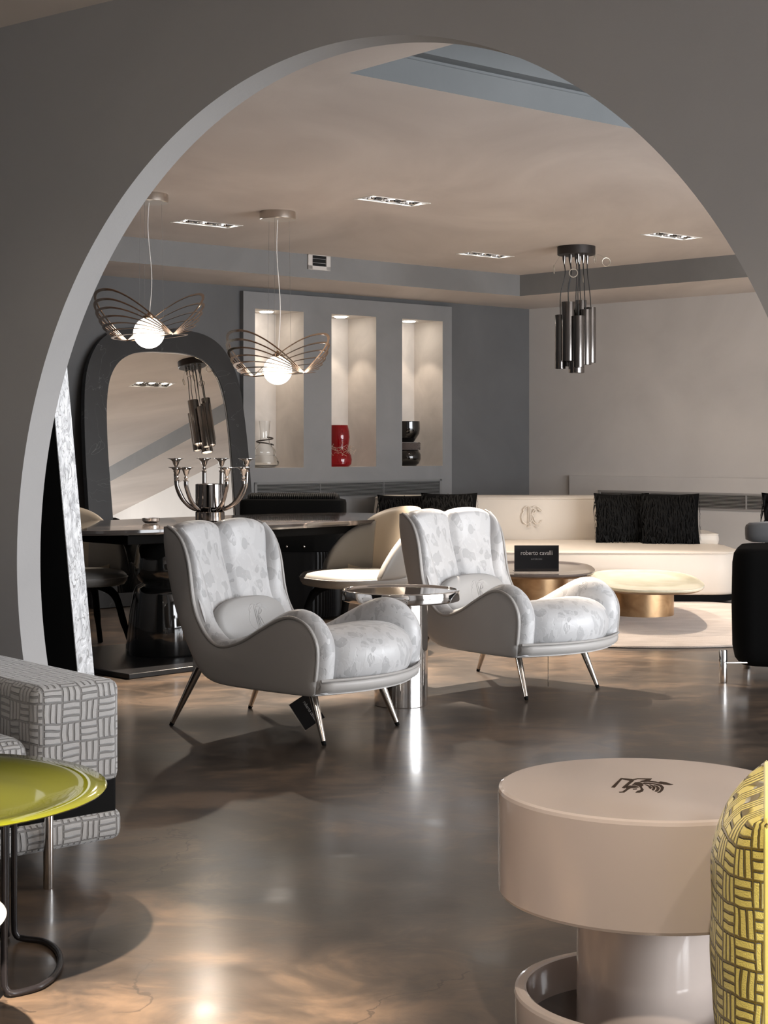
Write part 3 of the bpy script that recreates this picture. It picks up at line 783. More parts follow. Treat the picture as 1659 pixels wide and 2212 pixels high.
# ------------------------------------------------------------------ polished steel side table
t = empty('steel_side_table', (.078, 7.374, 0), 0, 'round polished steel side table between the two wing armchairs', 'side table')
MB().lathe([(.122, 0), (.124, .002), (.124, .479), (.122, .481)], 96).build('column', 'chrome', t)
MB().lathe([(.262, .480), (.270, .482), (.272, .486), (.272, .527), (.270, .531), (.266, .532), (.262, .530), (.258, .522), (.0001, .522)], 128).build('table_top', 'chrome', t, smooth=50)
MB().lathe([(.0001, .5222), (.256, .5222), (.256, .5245), (.0001, .5245)], 96).build('mirror_inlay', 'dark_chrome', t)

# ------------------------------------------------------------------ taupe drum table in front
tx, ty = .523, 3.17
t = empty('drum_table', (tx, ty, 0), 0, 'glossy taupe drum side table with winged animal emblem on its top', 'side table')
MB().lathe([(.0001, .312), (.288, .312), (.294, .3145), (.296, .320), (.296, .512), (.294, .518), (.288, .521), (.0001, .521)], 160).build('drum_top', 'lacquer', t, smooth=18)
MB().lathe([(.14, .045), (.14, .3125)], 96).build('neck', 'lacquer', t)
MB().lathe([(.0001, .0), (.258, .0), (.262, .004), (.264, .112), (.262, .118), (.256, .120), (.244, .120), (.240, .118), (.239, .112), (.239, .046)], 160, caps=False).build('tray_base', 'lacquer', t, smooth=18)
MB().lathe([(.0001, .045), (.239, .045), (.239, .0475), (.0001, .0475)], 128).build('tray_floor', 'dark_glass', t)
LOGO = [[(240, 400), (405, 243), (600, 262), (632, 285), (470, 418), (418, 410), (560, 290), (425, 262), (302, 405)],
        [(610, 262), (690, 250), (935, 252), (900, 285), (880, 292), (740, 300), (850, 265), (690, 262), (640, 275)],
        [(595, 362), (640, 322), (730, 310), (770, 335), (790, 370), (760, 385), (770, 410), (795, 440), (780, 470), (730, 490), (655, 492), (685, 462), (730, 455), (745, 435), (735, 410), (715, 380), (650, 360)],
        [(370, 480), (430, 475), (480, 440), (500, 415), (485, 400), (500, 382), (560, 372), (650, 372), (712, 400), (640, 412), (580, 415), (545, 430), (510, 455), (465, 488), (380, 490)],
        [(605, 428), (680, 422), (675, 436), (615, 440)],
        [(730, 298), (860, 288), (1000, 302), (1100, 345), (1010, 325), (880, 305), (760, 312)],
        [(1045, 318), (1080, 302), (1180, 318), (1298, 356), (1240, 362), (1130, 352), (1060, 330)],
        [(772, 342), (800, 322), (900, 325), (1010, 340), (1100, 362), (1142, 405), (1125, 450), (1080, 490), (1025, 495), (1075, 455), (1090, 410), (1060, 375), (960, 345), (860, 342), (790, 348)],
        [(960, 362), (1030, 380), (1068, 415), (1055, 450), (1020, 475), (980, 470), (1010, 440), (1015, 405), (985, 380)],
        [(890, 352), (950, 368), (995, 400), (985, 435), (960, 455), (930, 448), (950, 415), (940, 390), (900, 365)],
        [(815, 355), (860, 362), (905, 380), (935, 405), (915, 428), (885, 415), (870, 385)]]
mb = MB()
for pl in LOGO:
    pts = []
    for x, y in pl:
        p = at(1290 + x / 7.9, 1650 + y / 7.9, .5212); pts.append((p.x - tx, p.y - ty))
    n = len(mb.v); mb.prism(pts, .5211, .5217)
tag(mb.build('emblem', 'logo', t, smooth=0), 'brown emblem of a winged animal')

# ------------------------------------------------------------------ tray tables on the left
def tray_table(loc, rad, H, rot, label, mat, name='tray_table'):
    t = empty(name, loc, rot, label, 'side table')
    MB().lathe([(.0001, H - .028), (rad - .16, H - .028), (rad - .12, H - .022), (rad - .09, H - .012), (rad - .06, H - .006), (rad - .008, H - .003), (rad, H - .001), (rad + .002, H + .002), (rad - .002, H + .005),
                (rad - .05, H + .003), (rad - .072, H - .004), (rad - .10, H - .014), (rad - .15, H - .022), (.0001, H - .022)], 160, caps=False).build('tray_top', mat, t, smooth=60)
    for k in range(4):
        a = 2 * pi * k / 4; rr = rad * .497; ro = rad * .76; hc = rad * .452; pts = []
        def W(x, y, z): return Vector((x * cos(a) - y * sin(a), x * sin(a) + y * cos(a), z))
        zt = H - .03
        base = [(rr, -hc)] + [(rr + (ro - rr) * sin(pi * q / 12) ** .8, -hc * cos(pi * q / 12)) for q in range(1, 12)] + [(rr, hc)]
        pts = [W(rr, -hc, zt), W(rr, -hc, .2), W(rr, -hc, .05), W(rr + .004, -hc, .018), W(rr + .02, -hc * 1.0, .008)]
        pts += [W(x, y, .008) for x, y in base[2:-2]]
        pts += [W(rr + .02, hc, .008), W(rr + .004, hc, .018), W(rr, hc, .05), W(rr, hc, .2), W(rr, hc, zt)]
        MB().tube(smooth_path(pts, 4), .0075, 12).build('wire_leg', 'frame_black', t)
    return t
tray_table((-1.07, 3.62, 0), .434, .413, R(10), 'round yellow-green lacquered tray table on dark wire legs', 'yellow_gloss')
tray_table((-1.005, 3.05, 0), .275, .285, R(60), 'low round white tray table cut by the left edge of the photo', 'white_gloss')

# ------------------------------------------------------------------ grey cut-velvet sofa, left foreground
# local frame: x along the front (towards the camera's left is -x), y into the sofa
so = Vector((-.743, 4.485, 0))
t = empty('grey_sofa', so, atan2(1, kA), 'grey basket-weave velvet sofa end with a black band, at the left edge', 'sofa')
def rbox(name, mat, parent, x0, x1, y0, y1, z0, z1, bev=.03, uv=True, seg=4):
    return MB().box(((x0 + x1) / 2, (y0 + y1) / 2, (z0 + z1) / 2), (x1 - x0, y1 - y0, z1 - z0)).build(name, mat, parent, smooth=40, bevel=bev, seg=seg, uv=uv)
rbox('base', 'grey_basket', t, -2.1, .015, .0, 1.0, .09, .178, .028)
rbox('band', 'black_matt', t, -2.09, 0, .012, .98, .16, .27, .012)
rbox('armrest', 'grey_basket', t, -.255, .01, .005, 1.0, .25, .541, .03)
rbox('seat_cushion', 'grey_basket', t, -2.0, -.258, .02, .85, .25, .405, .05)
rbox('backrest', 'grey_basket', t, -2.0, -.258, .80, 1.02, .25, .62, .05)
for x, y in ((-.235, -.022), (-1.9, -.022), (-.235, .9), (-1.9, .9)):
    MB().lathe([(.012, 0), (.0135, .004), (.0135, .20), (.012, .202)], 24, (x, y, 0)).build('leg', 'chrome', t)

# ------------------------------------------------------------------ yellow cushion on its bench, right foreground
t = empty('yellow_cushion', (.628, 2.62, 0), -R(13.4), 'bright yellow cut-velvet cushion standing edge-on at the right edge', 'cushion')
rows = []
mb = MB(); N = 22
for sg in (1, -1):
    rows = []
    for j in range(2 * N + 1):
        v = -1 + j / N; row = []
        for i in range(N + 1):
            u = -1 + 2 * i / N
            k = (max(0, 1 - abs(u) ** 2.6) * max(0, 1 - abs(v) ** 5)) ** .5
            y = u * .23 * (1 - .05 * (1 - v * v)); z = .414 + v * .224 * (1 - .06 * (1 - u * u))
            row.append(Vector((sg * .090 * k + .0015 * sin(9 * v + 2 * u) * k, y, z)))
        rows.append(row)
    mb.grid(rows)
cu_ = mb.build('cushion_cover', 'yellow_basket', t, smooth=70, uv=True)
for li, l in enumerate(cu_.data.uv_layers[0].data):
    p = cu_.data.vertices[cu_.data.loops[li].vertex_index].co; l.uv = (p.y + abs(p.x) * .9, p.z)
pth = [Vector((0, u * .232, .414 + v * .226)) for u, v in superell(1, 1, 12, 60)]
MB().tube(pth, .005, 6, closed=True).build('seam_piping', 'yellow_basket', t)
t = empty('bench', (.72, 2.62, 0), 0, 'low taupe bench carrying the yellow cushion, below the frame', 'bench')
rbox('bench_pad', 'grey_velvet', t, -.07, .6, -.30, .12, .10, .188, .02, uv=False)
for x in (0, .56):
    for y in (-.25, .08): MB().lathe([(.012, 0), (.014, .11)], 16, (x, y, 0)).build('leg', 'black_matt', t)

# ------------------------------------------------------------------ leaning picture with silver-leaf edge
HS, TH, T2 = 2.0, .1159, .077; s_e = -.022
t = empty('leaning_panel', PRp(s_e, 0, TW + HS * math.tan(TH)), 0, 'tall black panel with crackled silver-leaf edge leaning behind the round opening', 'panel')
def LP(s, z, o):
    return uR * s + nR * (o - z * math.tan(TH)) + Vector((0, 0, z))
def slab(s0, s1, o0, o1, z0=0.0, z1=HS):
    m = MB(); vs = [LP(s, z, o) for s in (s0, s1) for o in (o0, o1) for z in (z0, z1)]
    return m.add(vs, [(0, 1, 3, 2), (4, 6, 7, 5), (0, 4, 5, 1), (2, 3, 7, 6), (0, 2, 6, 4), (1, 5, 7, 3)])
slab(-1.1, -.004, .002, T2 - .002).build('panel_board', 'black_matt', t, smooth=0)
slab(-.004, 0, 0, T2).build('silver_edge', 'silver_leaf', t, smooth=0)

# ------------------------------------------------------------------ arched mirror on the niche wall
ML = R(7.2); MO = CORN + nA * .27
mc = 4.105
rzM = atan2(uA.y, uA.x)
t = empty('arched_mirror', MO + uA * mc, rzM, 'large arched floor mirror in a wide black stone frame, leaning on the wall', 'mirror')
sgn = 1 if (Matrix.Rotation(rzM, 3, 'Z') @ Vector((0, 1, 0))).dot(nA) > 0 else -1
def MP(uu, v, o):
    # local x along the wall, v up the leaning plane, o out of the plane
    return Vector((uu, sgn * (o * cos(ML) - v * sin(ML)), v * cos(ML) + o * sin(ML)))
OUT_ = [(.735, 0), (.737, .6), (.735, 1.1), (.72, 1.45), (.69, 1.7), (.63, 1.87), (.53, 2.0), (.38, 2.075), (.18, 2.10), (0, 2.105)]
INN_ = [(.555, .10), (.553, .6), (.558, 1.1), (.55, 1.4), (.53, 1.58), (.49, 1.72), (.41, 1.83), (.29, 1.895), (.14, 1.918), (0, 1.92)]
def sym(P, sl=0, cx=0):
    a = smooth_path([Vector((x, y, 0)) for x, y in P], 4); f = [(p.x, p.y) for p in a]
    return [(cx + x, y) for x, y in f] + [(cx - x, y) for x, y in f[-2::-1]]
oo = sym(OUT_, cx=-.005); ii = sym(INN_, cx=-.02)
# frame ring
def ringmesh(o, i, d0, d1):
    m = MB(); n = len(o); vs = []
    for d in (d0, d1):
        vs += [MP(x, y, d) for x, y in o] + [MP(x, y, d) for x, y in i]
    fs = []
    for k in range(n):
        kk = (k + 1) % n
        fs += [(k, kk, n + kk, n + k), (2 * n + k, 3 * n + k, 3 * n + kk, 2 * n + kk), (k, 2 * n + k, 2 * n + kk, kk), (n + k, n + kk, 3 * n + kk, 3 * n + k)]
    return m.add(vs, fs)
ringmesh(oo, ii, 0, .05).build('mirror_frame', 'frame_stone', t, smooth=30)
MB().add([MP(x, y, .034) for x, y in ii], [tuple(range(len(ii)))]).build('mirror_glass', 'mirror', t, smooth=0)
i2 = [(-.02 + (x + .02) * .994, y if y < .2 else .1 + (y - .1) * .997) for x, y in ii]
ringmesh(ii, i2, .030, .038).build('glass_bevel', 'chrome', t, smooth=0)

# ------------------------------------------------------------------ dining table
TC = Vector((-.93, 9.43, 0)); TAn = R(45)
t = empty('dining_table', TC, TAn, 'long dining table with dark marble top on black lacquered bell pedestals', 'dining table')
pts = superell(1.33, .56, 3.2, 96)
top = [(x, y * (1 - .10 * (x / 1.33) ** 2)) for x, y in pts]
MB().rings([[Vector((x * .992, y * .985, .722)) for x, y in top], [Vector((x, y, .733)) for x, y in top], [Vector((x, y, .748)) for x, y in top], [Vector((x * .998, y * .997, .75)) for x, y in top]]).build('table_top', 'marble', t, smooth=30)
MB().box((0, 0, .692), (2.0, .80, .05)).build('apron', 'black_matt', t, bevel=.004)
for x in (-.98, .98):
    for y in (-.36, .36): MB().lathe([(.012, .700), (.014, .722)], 16, (x, y, 0)).build('bracket', 'nickel', t)
MB().box((-.12, -.12, .014), (2.1, 1.05, .028)).build('plinth', 'black_plinth', t, bevel=.004)  # black slab extended to take in the table's shadow on the floor
bell = lambda r0, r1, z0, z1: [(r0 * .9, z0), (r0, z0 + .01), (lerp(r0, r1, .5), lerp(z0, z1, .5)), (r1, z1 - .05), (r1 * .93, z1 - .018), (r1 * .75, z1)]
for cx_ in (-.40, .06):
    for q, (dx, dy, s) in enumerate([(0, 0, 1), (-.12, -.10, .62), (.12, .13, .62)]):
        if q == 0:
            prof = [(.255, .028), (.262, .04), (.245, .22), (.222, .36), (.205, .395), (.17, .412), (.165, .42), (.19, .44), (.215, .47), (.218, .52), (.20, .62), (.17, .668)]
        else:
            prof = [(.19, .028), (.196, .04), (.18, .22), (.162, .37), (.15, .40), (.12, .414), (.115, .422), (.14, .44), (.158, .47), (.158, .53), (.14, .63), (.11, .668)]
        MB().lathe(prof, 72, (cx_ + dx * 1.3, dy * 1.3, 0)).build('pedestal', 'black_gloss', t, smooth=50)

# ------------------------------------------------------------------ cream dining chairs
def dining_chair(loc, rz, label, back_mat='cream_dining', wing_mat='pale_grey_leather', seat_mat='pale_grey_leather'):
    t = empty('dining_chair', loc, rz, label, 'chair', 'cream leather dining chairs')
    sp_ = superell(.295, .28, 2.8, 64)
    lay = [[Vector((x * k, y * k, z)) for x, y in sp_] for k, z in ((.86, .385), (.95, .392), (1.0, .415), (1.005, .432), (.985, .448), (.93, .462), (.7, .470), (.3, .472))]
    MB().rings(lay).build('seat', seat_mat, t, smooth=60)
    MB().tube([Vector((x * 1.008, y * 1.008, .434)) for x, y in sp_], .0035, 6, closed=True).build('seat_piping', 'piping', t)
    # backrest arc
    def shell(a0, a1, zt, zb, th, name, mat, rad=.285, lean=.10, n=20):
        ou = []; inn = []
        for i in range(n + 1):
            a = lerp(a0, a1, i / n); rowo = []; rowi = []
            T_, B_ = zt(a), zb(a)
            for j in range(11):
                z = lerp(B_, T_, j / 10); r = rad + lean * ((z - .45) / .38) ** 1.0 * max(.1, cos(a * .62)); edge = sin(pi * j / 10) ** .35 if 0 < j < 10 else .15
                hh = th / 2 * (.25 + .75 * edge)
                rowo.append(Vector((-(r + hh) * cos(a), (r + hh) * sin(a), z))); rowi.append(Vector((-(r - hh) * cos(a), (r - hh) * sin(a), z)))
            ou.append(rowo + rowi[::-1])
        return MB().rings(ou).build(name, mat, t, smooth=70)
    shell(-1.15, 1.15, lambda a: .47 + .365 * max(0, 1 - (abs(a) / 1.16) ** 2.3) ** .5, lambda a: .43, .045, 'backrest', back_mat, .295, n=40)
    for s in (-1, 1):
        def zt(a, s=s):
            q = (abs(a) - .62) / 1.05; return .44 + .30 * (max(0, 1 - q ** 1.8)) ** .7
        sh = shell(s * .62, s * 1.66, zt, lambda a: .435, .055, 'wing', wing_mat, .30, .06)
    for sx, sy in ((1, 1), (1, -1), (-1, 1), (-1, -1)):
        a = Vector((sx * .10, sy * .10, .385)); k = Vector((sx * .17, sy * .18, .33)); b = Vector((sx * .27, sy * .255, 0.006))
        MB().tube(smooth_path([a, k, lerp(k, b, .5), b], 4), [.024] * 5 + [.020] * 4 + [.016] * 4, 12).build('leg', 'black_matt', t)
    return t
d1 = dining_chair((-.17, 9.24, 0), atan2(-.55, -.83), 'cream leather dining chair right of the table, open side towards the viewer')
d2 = copy_tree(d1); d2.location = (-1.80, 9.30, 0); d2.rotation_euler.z = atan2(-.86, .5)
d2['label'] = 'cream and taupe dining chair at the left end of the table, behind the leaning panel'
# black pleated armchair beyond the table
t = empty('pleated_armchair', (-.66, 11.25, 0), R(-4), 'black leather armchair with pleated lower body standing beyond the dining table', 'armchair')
N = 150; rows0 = []; out = []
base = superell(.385, .34, 5, N)
def pl(k, z, amp): return [Vector((x * k * (1 + amp * (i % 2)), y * k * (1 + amp * (i % 2)), z)) for i, (x, y) in enumerate(base)]
MB().rings([pl(.97, .02, .012), pl(.985, .06, .016), pl(.99, .44, .016), pl(.985, .465, .004)]).build('pleated_skirt', 'black_leather', t, smooth=25)
MB().rings([pl(.99, .465, 0), pl(1.0, .47, 0), pl(1.0, .60, 0), pl(.98, .62, 0), pl(.80, .62, 0)]).build('seat_rail', 'black_velvet', t)
for x in (-.1, .02, .14, -.22): MB().sphere((x, -.342, .502), .009, 12, 8).build('stud', 'chrome', t)
ub = [(x, y) for x, y in superell(.375, .16, 6, 60, 0, .17)]
MB().rings([[Vector((x, y, .60)) for x, y in ub], [Vector((x, y, .78)) for x, y in ub], [Vector((x * .985, .17 + (y - .17) * .95, .805)) for x, y in ub], [Vector((x * .9, .17 + (y - .17) * .7, .812)) for x, y in ub]]).build('backrest', 'black_velvet', t)
cr = []
for i in range(91):
    x = -.33 + .66 * i / 90; r = .045 + .006 * (i % 2); e = min(1, (1 - abs(x) / .335) / .12); e = sqrt(max(0.02, 1 - (1 - e) ** 2)); cr.append([Vector((x, .17 + cos(2 * pi * k / 14) * r * 1.7 * e, .815 + sin(2 * pi * k / 14) * r * e * .8)) for k in range(14)])
MB().rings(cr).build('ruched_roll', 'black_leather', t, smooth=20)

# ------------------------------------------------------------------ candelabra and glass dish on the table
cz = .7515
CD = Vector((-1.02, 9.36, cz))
t = empty('candelabra', CD, 0, 'polished eight-armed candelabra standing on the dark dining table', 'candelabra')
MB().lathe([(.082, 0), (.085, .004), (.085, .052), (.082, .056), (.03, .058)], 48).build('base', 'dark_chrome', t)
MB().lathe([(.03, .057), (.03, .075), (.082, .078), (.085, .082), (.085, .215), (.081, .217), (.078, .212), (.078, .09), (.0001, .088)], 48, caps=False).build('vase', 'dark_chrome', t)
def cup(c, p):
    MB().lathe([(.0001, 0), (.014, 0), (.017, .004), (.008, .012), (.013, .022), (.007, .030), (.011, .038), (.016, .046), (.020, .062), (.030, .074), (.050, .080), (.050, .082), (.028, .079), (.012, .076), (.011, .06), (.0001, .058)], 28, c, caps=False).build('candle_cup', 'chrome', p)
for ang, rr, zt in [(172, .205, .285), (106, .20, .285), (76, .20, .285), (10, .215, .285), (196, .195, .235), (233, .20, .235), (305, .20, .235), (348, .205, .235)]:
    a = R(ang); d = Vector((cos(a), sin(a), 0)); p = [d * .03 + Vector((0, 0, .066)), d * .10 + Vector((0, 0, .075)), d * (rr * .78) + Vector((0, 0, .12)), d * (rr * .96) + Vector((0, 0, .19)), d * rr + Vector((0, 0, zt - .02)), d * rr + Vector((0, 0, zt))]
    ar = MB().tube(smooth_path(p, 5), .0125, 14).build('arm', 'dark_chrome', t)
    cup(d * rr + Vector((0, 0, zt)), ar)
gp = Vector((-1.33, 9.12, cz))
t = empty('glass_dish', gp, 0, 'small low glass dish on the dining table left of the candelabra', 'dish')
MB().lathe([(.0001, .0), (.035, .0), (.05, .012), (.052, .028), (.049, .028), (.046, .014), (.03, .005), (.0001, .004)], 36, caps=False).build('dish_bowl', 'chrome', t)

# ------------------------------------------------------------------ winged pendants
def wing_pendant(cx_, cy_, zax, axdir, label):
    t = empty('winged_pendant', (cx_, cy_, zax), 0, label, 'pendant lamp', 'winged pendant lamps over the dining table')
    ax = Vector(axdir).normalized(); pr = Vector((ax.y, -ax.x, 0))
    if pr.x > 0: pr = -pr
    TIP = [(.29, .262), (.292, .207), (.278, .158), (.256, .112), (.23, .072), (.20, .038), (.165, .008)]
    HL = .335
    for s in (1, -1):
        wg = None
        for k, (q, h) in enumerate(TIP):
            tip = pr * s * q + Vector((0, 0, h)); path = []; wd = []; td = []
            tn = tip.normalized(); nn = tn.cross(ax).normalized()
            for i in range(41):
                a = pi * i / 40; e = sin(a) ** .82 if 0 < i < 40 else 0
                c_ = cos(a); path.append(ax * HL * math.copysign(abs(c_) ** .85, c_) + tip * e)
            for i in range(41):
                tg = (path[min(40, i + 1)] - path[max(0, i - 1)]).normalized(); wv = tg.cross(nn).normalized()
                wd.append(wv); td.append(nn)
            o = MB().strip(path, wd, .018, .0025, td).build('wing_band', 'rosegold', t, smooth=40)
    MB().tube([ax * HL, -ax * HL], .004, 8).build('axis_rod', 'rosegold', t)
    MB().sphere((0, 0, .026), .090, 40, 26).build('globe', 'globe', t)
    MB().lathe([(.03, .108), (.034, .112), (.034, .125), (.012, .135), (.004, .15)], 24).build('globe_cap', 'rosegold', t)
    hc = ZC - zax
    MB().lathe([(.0001, hc - .050), (.108, hc - .050), (.112, hc - .047), (.112, hc - .004), (.110, hc)], 56, caps=False).build('canopy', 'nickel', t)
    pts = [Vector((0, 0, hc - .05)), Vector((-.006, 0, hc * .75)), Vector((.016, 0, hc * .42)), Vector((.004, 0, .15))]
    MB().tube(smooth_path(pts, 6), .0028, 8).build('cable', 'clearcable', t)
    for a in (20, 140, 260):
        p = Vector((.075 * cos(R(a)), .075 * sin(R(a)), 0)); MB().tube([p + Vector((0, 0, hc - .05)), p * 1.15 + Vector((0, 0, .12))], .0008, 5).build('hanging_wire', 'wire', t)
    d = bpy.data.lights.new('globe_light', 'POINT'); d.energy = 3; d.color = WARM; d.shadow_soft_size = .09
    return t
AXD = (.52, -.85, 0)
wing_pendant(-1.363, 9.26, 1.82, AXD, 'brown metal winged pendant with glowing globe in front of the arched mirror')
wing_pendant(-.663, 9.96, 1.636, AXD, 'brown metal winged pendant with glowing globe in front of the clear vase niche')

# ------------------------------------------------------------------ tube cluster pendant
t = empty('tube_pendant', (1.41, 11.71, 0), 0, 'cluster pendant of black nickel tubes hanging from a dark round canopy', 'pendant lamp')
MB().lathe([(.0001, ZC - .062), (.136, ZC - .062), (.139, ZC - .058), (.139, ZC - .002), (.137, ZC)], 56, caps=False).build('canopy', 'canopy', t)
S_ = 11.71 / FP
tubes = [(1227, 653, 780, .042, 1, -.03), (1247, 684, 794, .034, 1, -.075), (1264, 669, 788, .036, 1, -.02), (1212, 679, 796, .033, 1, .05), (1257, 647, 770, .035, 1, .07), (1246, 690, 805, .048, 1, .02), (1278, 663, 783, .030, 1, .04), (1231, 668, 790, .036, 1, .085)]
for px, y0, y1, r_, _, dy in tubes:
    r_ *= 1.22
    x = (px - CX) * S_ - 1.41; z1 = CAMH + (HY - y0) * S_; z0 = CAMH + (HY - y1) * S_
    tb = MB().lathe([(r_ - .004, z0 + .05), (r_ - .004, z0), (r_, z0), (r_, z1), (r_ - .004, z1), (r_ - .008, z1 - .004), (.0001, z1 - .004)], 40, (x, dy, 0), caps=False).build('tube', 'gunmetal', t, smooth=50)
    MB().lathe([(.0001, z0 + .03), (r_ - .005, z0 + .03)], 24, (x, dy, 0), caps=False).build('lamp', 'bulb', tb)
    tx_ = x * .75; ty_ = dy * .9
    MB().lathe([(.014, ZC - .062), (.012, ZC - .09), (.004, ZC - .125)], 16, (tx_, ty_, 0)).build('cable_grip', 'gunmetal', t)
    zc_ = ZC - .12
    MB().tube(smooth_path([Vector((tx_, ty_, zc_)), Vector((tx_ * .98 + .005, ty_, zc_ - .08)), Vector((x * .95 - .004, dy, lerp(zc_, z1, .6))), Vector((x, dy, z1 - .004))], 4), .0035, 8).build('cable', 'cable', t)
for px, py, rr, tilt, dy in [(1235, 593, .030, 0, -.10), (1307, 568, .031, .15, -.06), (1197, 582, .030, 1.35, 0), (1262, 600, .028, 1.4, .05), (1290, 556, .028, 1.2, .12)]:
    x = (px - CX) * S_ - 1.41; z = CAMH + (HY - py) * S_
    loop = [Vector((x + rr * cos(2 * pi * k / 28) * cos(tilt), dy + rr * cos(2 * pi * k / 28) * sin(tilt), z + rr * sin(2 * pi * k / 28))) for k in range(28)]
    lp = MB().tube(loop, .0034, 6, closed=True).build('wire_loop', 'cable_loop', t)
    MB().tube([Vector((x, dy, z + rr)), Vector((x * .7, dy * .7, ZC - .06))], .0007, 4).build('thread', 'wire', lp)

# ------------------------------------------------------------------ vases in the niches
def npos(i, out=.155):
    a, b = NICH[i]; p = CORN + uA * (a + b) / 2 - nA * out; return Vector((p.x, p.y, 1.0102))
t = empty('vase', npos(0), 0, 'clear glass vase with a bronze spiral around its neck in the left niche', 'vase')
MB().lathe([(.0001, 0), (.085, 0), (.112, .015), (.118, .04), (.105, .075), (.085, .10), (.092, .125), (.085, .15), (.062, .175), (.042, .20), (.036, .25), (.040, .31), (.047, .385),
            (.044, .385), (.037, .31), (.033, .25), (.039, .20), (.058, .172), (.08, .148), (.086, .125), (.079, .10), (.098, .072), (.11, .04), (.104, .02), (.08, .008), (.0001, .008)], 48, caps=False).build('vase_body', 'clear', t)
MB().tube([Vector((.07 * cos(a * .28) * (1 - a * .002), .07 * sin(a * .28), .185 + a * .0024)) for a in range(28)], .006, 8).build('spiral', 'bronze', t)
t = empty('vase', npos(1), 0, 'red glass vase wrapped with dry straw in the middle niche', 'vase')
MB().lathe([(.0001, 0), (.085, 0), (.108, .02), (.113, .06), (.105, .10), (.085, .13), (.078, .155), (.088, .20), (.094, .25), (.09, .30), (.076, .355), (.073, .355), (.086, .30), (.09, .25), (.083, .20), (.072, .155), (.0001, .13)], 56, caps=False).build('vase_body', 'redglass', t)
mb = MB()
for k in range(44):
    a = random.uniform(0, 2 * pi); z = random.uniform(.11, .18); ln = random.uniform(.5, 1.6); rr = random.uniform(.088, .105); kick = random.choice((0, 0, .04, .06))
    mb.tube([Vector(((rr + kick * q * q) * cos(a + ln * q), (rr + kick * q * q) * sin(a + ln * q), z + random.uniform(-.01, .01) + .04 * (q - .5) * random.choice((-1, 1)))) for q in (0, .25, .5, .75, 1)], .0016, 4)
mb.build('straw_wrap', 'straw', t)
t = empty('vase', npos(2), 0, 'black glass double vase with a brown fur collar in the right niche', 'vase')
MB().lathe([(.0001, 0), (.075, 0), (.105, .02), (.122, .06), (.122, .10), (.10, .14), (.07, .155), (.055, .175), (.058, .21), (.08, .24), (.108, .285), (.115, .33), (.112, .395), (.108, .395), (.108, .34), (.07, .24), (.0001, .22)], 56, caps=False).build('vase_body', 'blackglass', t)
mb = MB(); mb.lathe([(.07, .145), (.10, .142), (.108, .15), (.112, .185), (.11, .205), (.07, .21)], 60)
for k in range(700):
    a = random.uniform(0, 2 * pi); z = random.uniform(.145, .208); r0 = .108; p = Vector((r0 * cos(a), r0 * sin(a), z)); q = Vector(((r0 + .014) * cos(a + random.uniform(-.1, .1)), (r0 + .014) * sin(a + .05), z + random.uniform(-.012, .004)))
    mb.add([p + Vector((0, 0, .0015)), p - Vector((0, 0, .0015)), q], [(0, 1, 2)])
tag(mb.build('fur_collar', 'fur', t, smooth=0), kind='stuff')

# ------------------------------------------------------------------ rug, sofa, coffee tables
o = MB().lathe([(.0001, .0), (1.44, .0), (1.45, .006), (1.445, .014), (1.40, .017), (.0001, .018)], 160).build('round_rug', 'rug', loc=(1.65, 10.83, 0))
tag(o, 'large round cream rug under the two low coffee tables', 'rug')

t = empty('cream_sofa', (1.35, 12.0, 0), R(-1.0), 'long cream leather sofa with an embossed monogram on its backrest', 'sofa')
def outl(x0, x1, y0, y1, r0, r1, bow=.0, n=10):
    """rounded plan: front corners radius r0, back corners r1; front bows out"""
    P = []
    for cx_, cy_, r_, a0 in ((x1 - r0, y0 + r0, r0, -90), (x1 - r1, y1 - r1, r1, 0), (x0 + r1, y1 - r1, r1, 90), (x0 + r0, y0 + r0, r0, 180)):
        for k in range(n + 1):
            a = R(a0 + 90 * k / n); P.append([cx_ + r_ * cos(a), cy_ + r_ * sin(a)])
    return [Vector((x, y - bow * (1 - ((x - (x0 + x1) / 2) / ((x1 - x0) / 2)) ** 2) * (1 if y < (y0 + y1) / 2 else 0))) for x, y in P]
def padded(name, mat, loop, z0, z1, r, parent, puff=.012):
    lay = []
    for d, z in ((r, z0), (r * .3, z0 + r * .3), (0, z0 + r), (-puff, (z0 + z1) / 2), (0, z1 - r), (r * .3, z1 - r * .3), (r, z1), (r * 3, z1 + .006)):
        lay.append([Vector((p.x, p.y, z)) for p in inset(loop, d)])
    return MB().rings(lay).build(name, mat, parent, smooth=60)
ol = outl(-1.45, 1.36, 0, 1.62, .22, .3, .05)
padded('seat', 'cream', ol, .07, .395, .028, t)
MB().tube([Vector((p.x, p.y, .385)) for p in inset(ol, .003)], .007, 8, closed=True).build('piping', 'cream', t)
MB().rings([[Vector((p.x, p.y, z)) for p in inset(ol, .06)] for z in (0.0185, .08)]).build('plinth', 'black_matt', t)
bo = outl(-1.45, .93, 1.40, 1.66, .10, .10, .02)
padded('backrest', 'cream', bo, .38, .765, .03, t, .02)
MB().tube([Vector((p.x, p.y, .745)) for p in inset(bo, .002)], .006, 8, closed=True).build('piping', 'cream', t)
ao = outl(.98, 1.33, .86, 1.40, .04, .04)
padded('arm_block', 'cream', ao, .39, .482, .015, t, .006)
MB().tube([Vector((p.x, p.y, .475)) for p in inset(ao, .003)], .005, 8, closed=True).build('piping', 'cream', t)
ex, ez = .04 - .175, .60
emblem(lambda a, b: Vector((ex + a * .105, 1.3805 - .02 * (1 - abs(ez + b * .105 - .5725) / .1625), ez + b * .105)), .0042, t, 'cream')

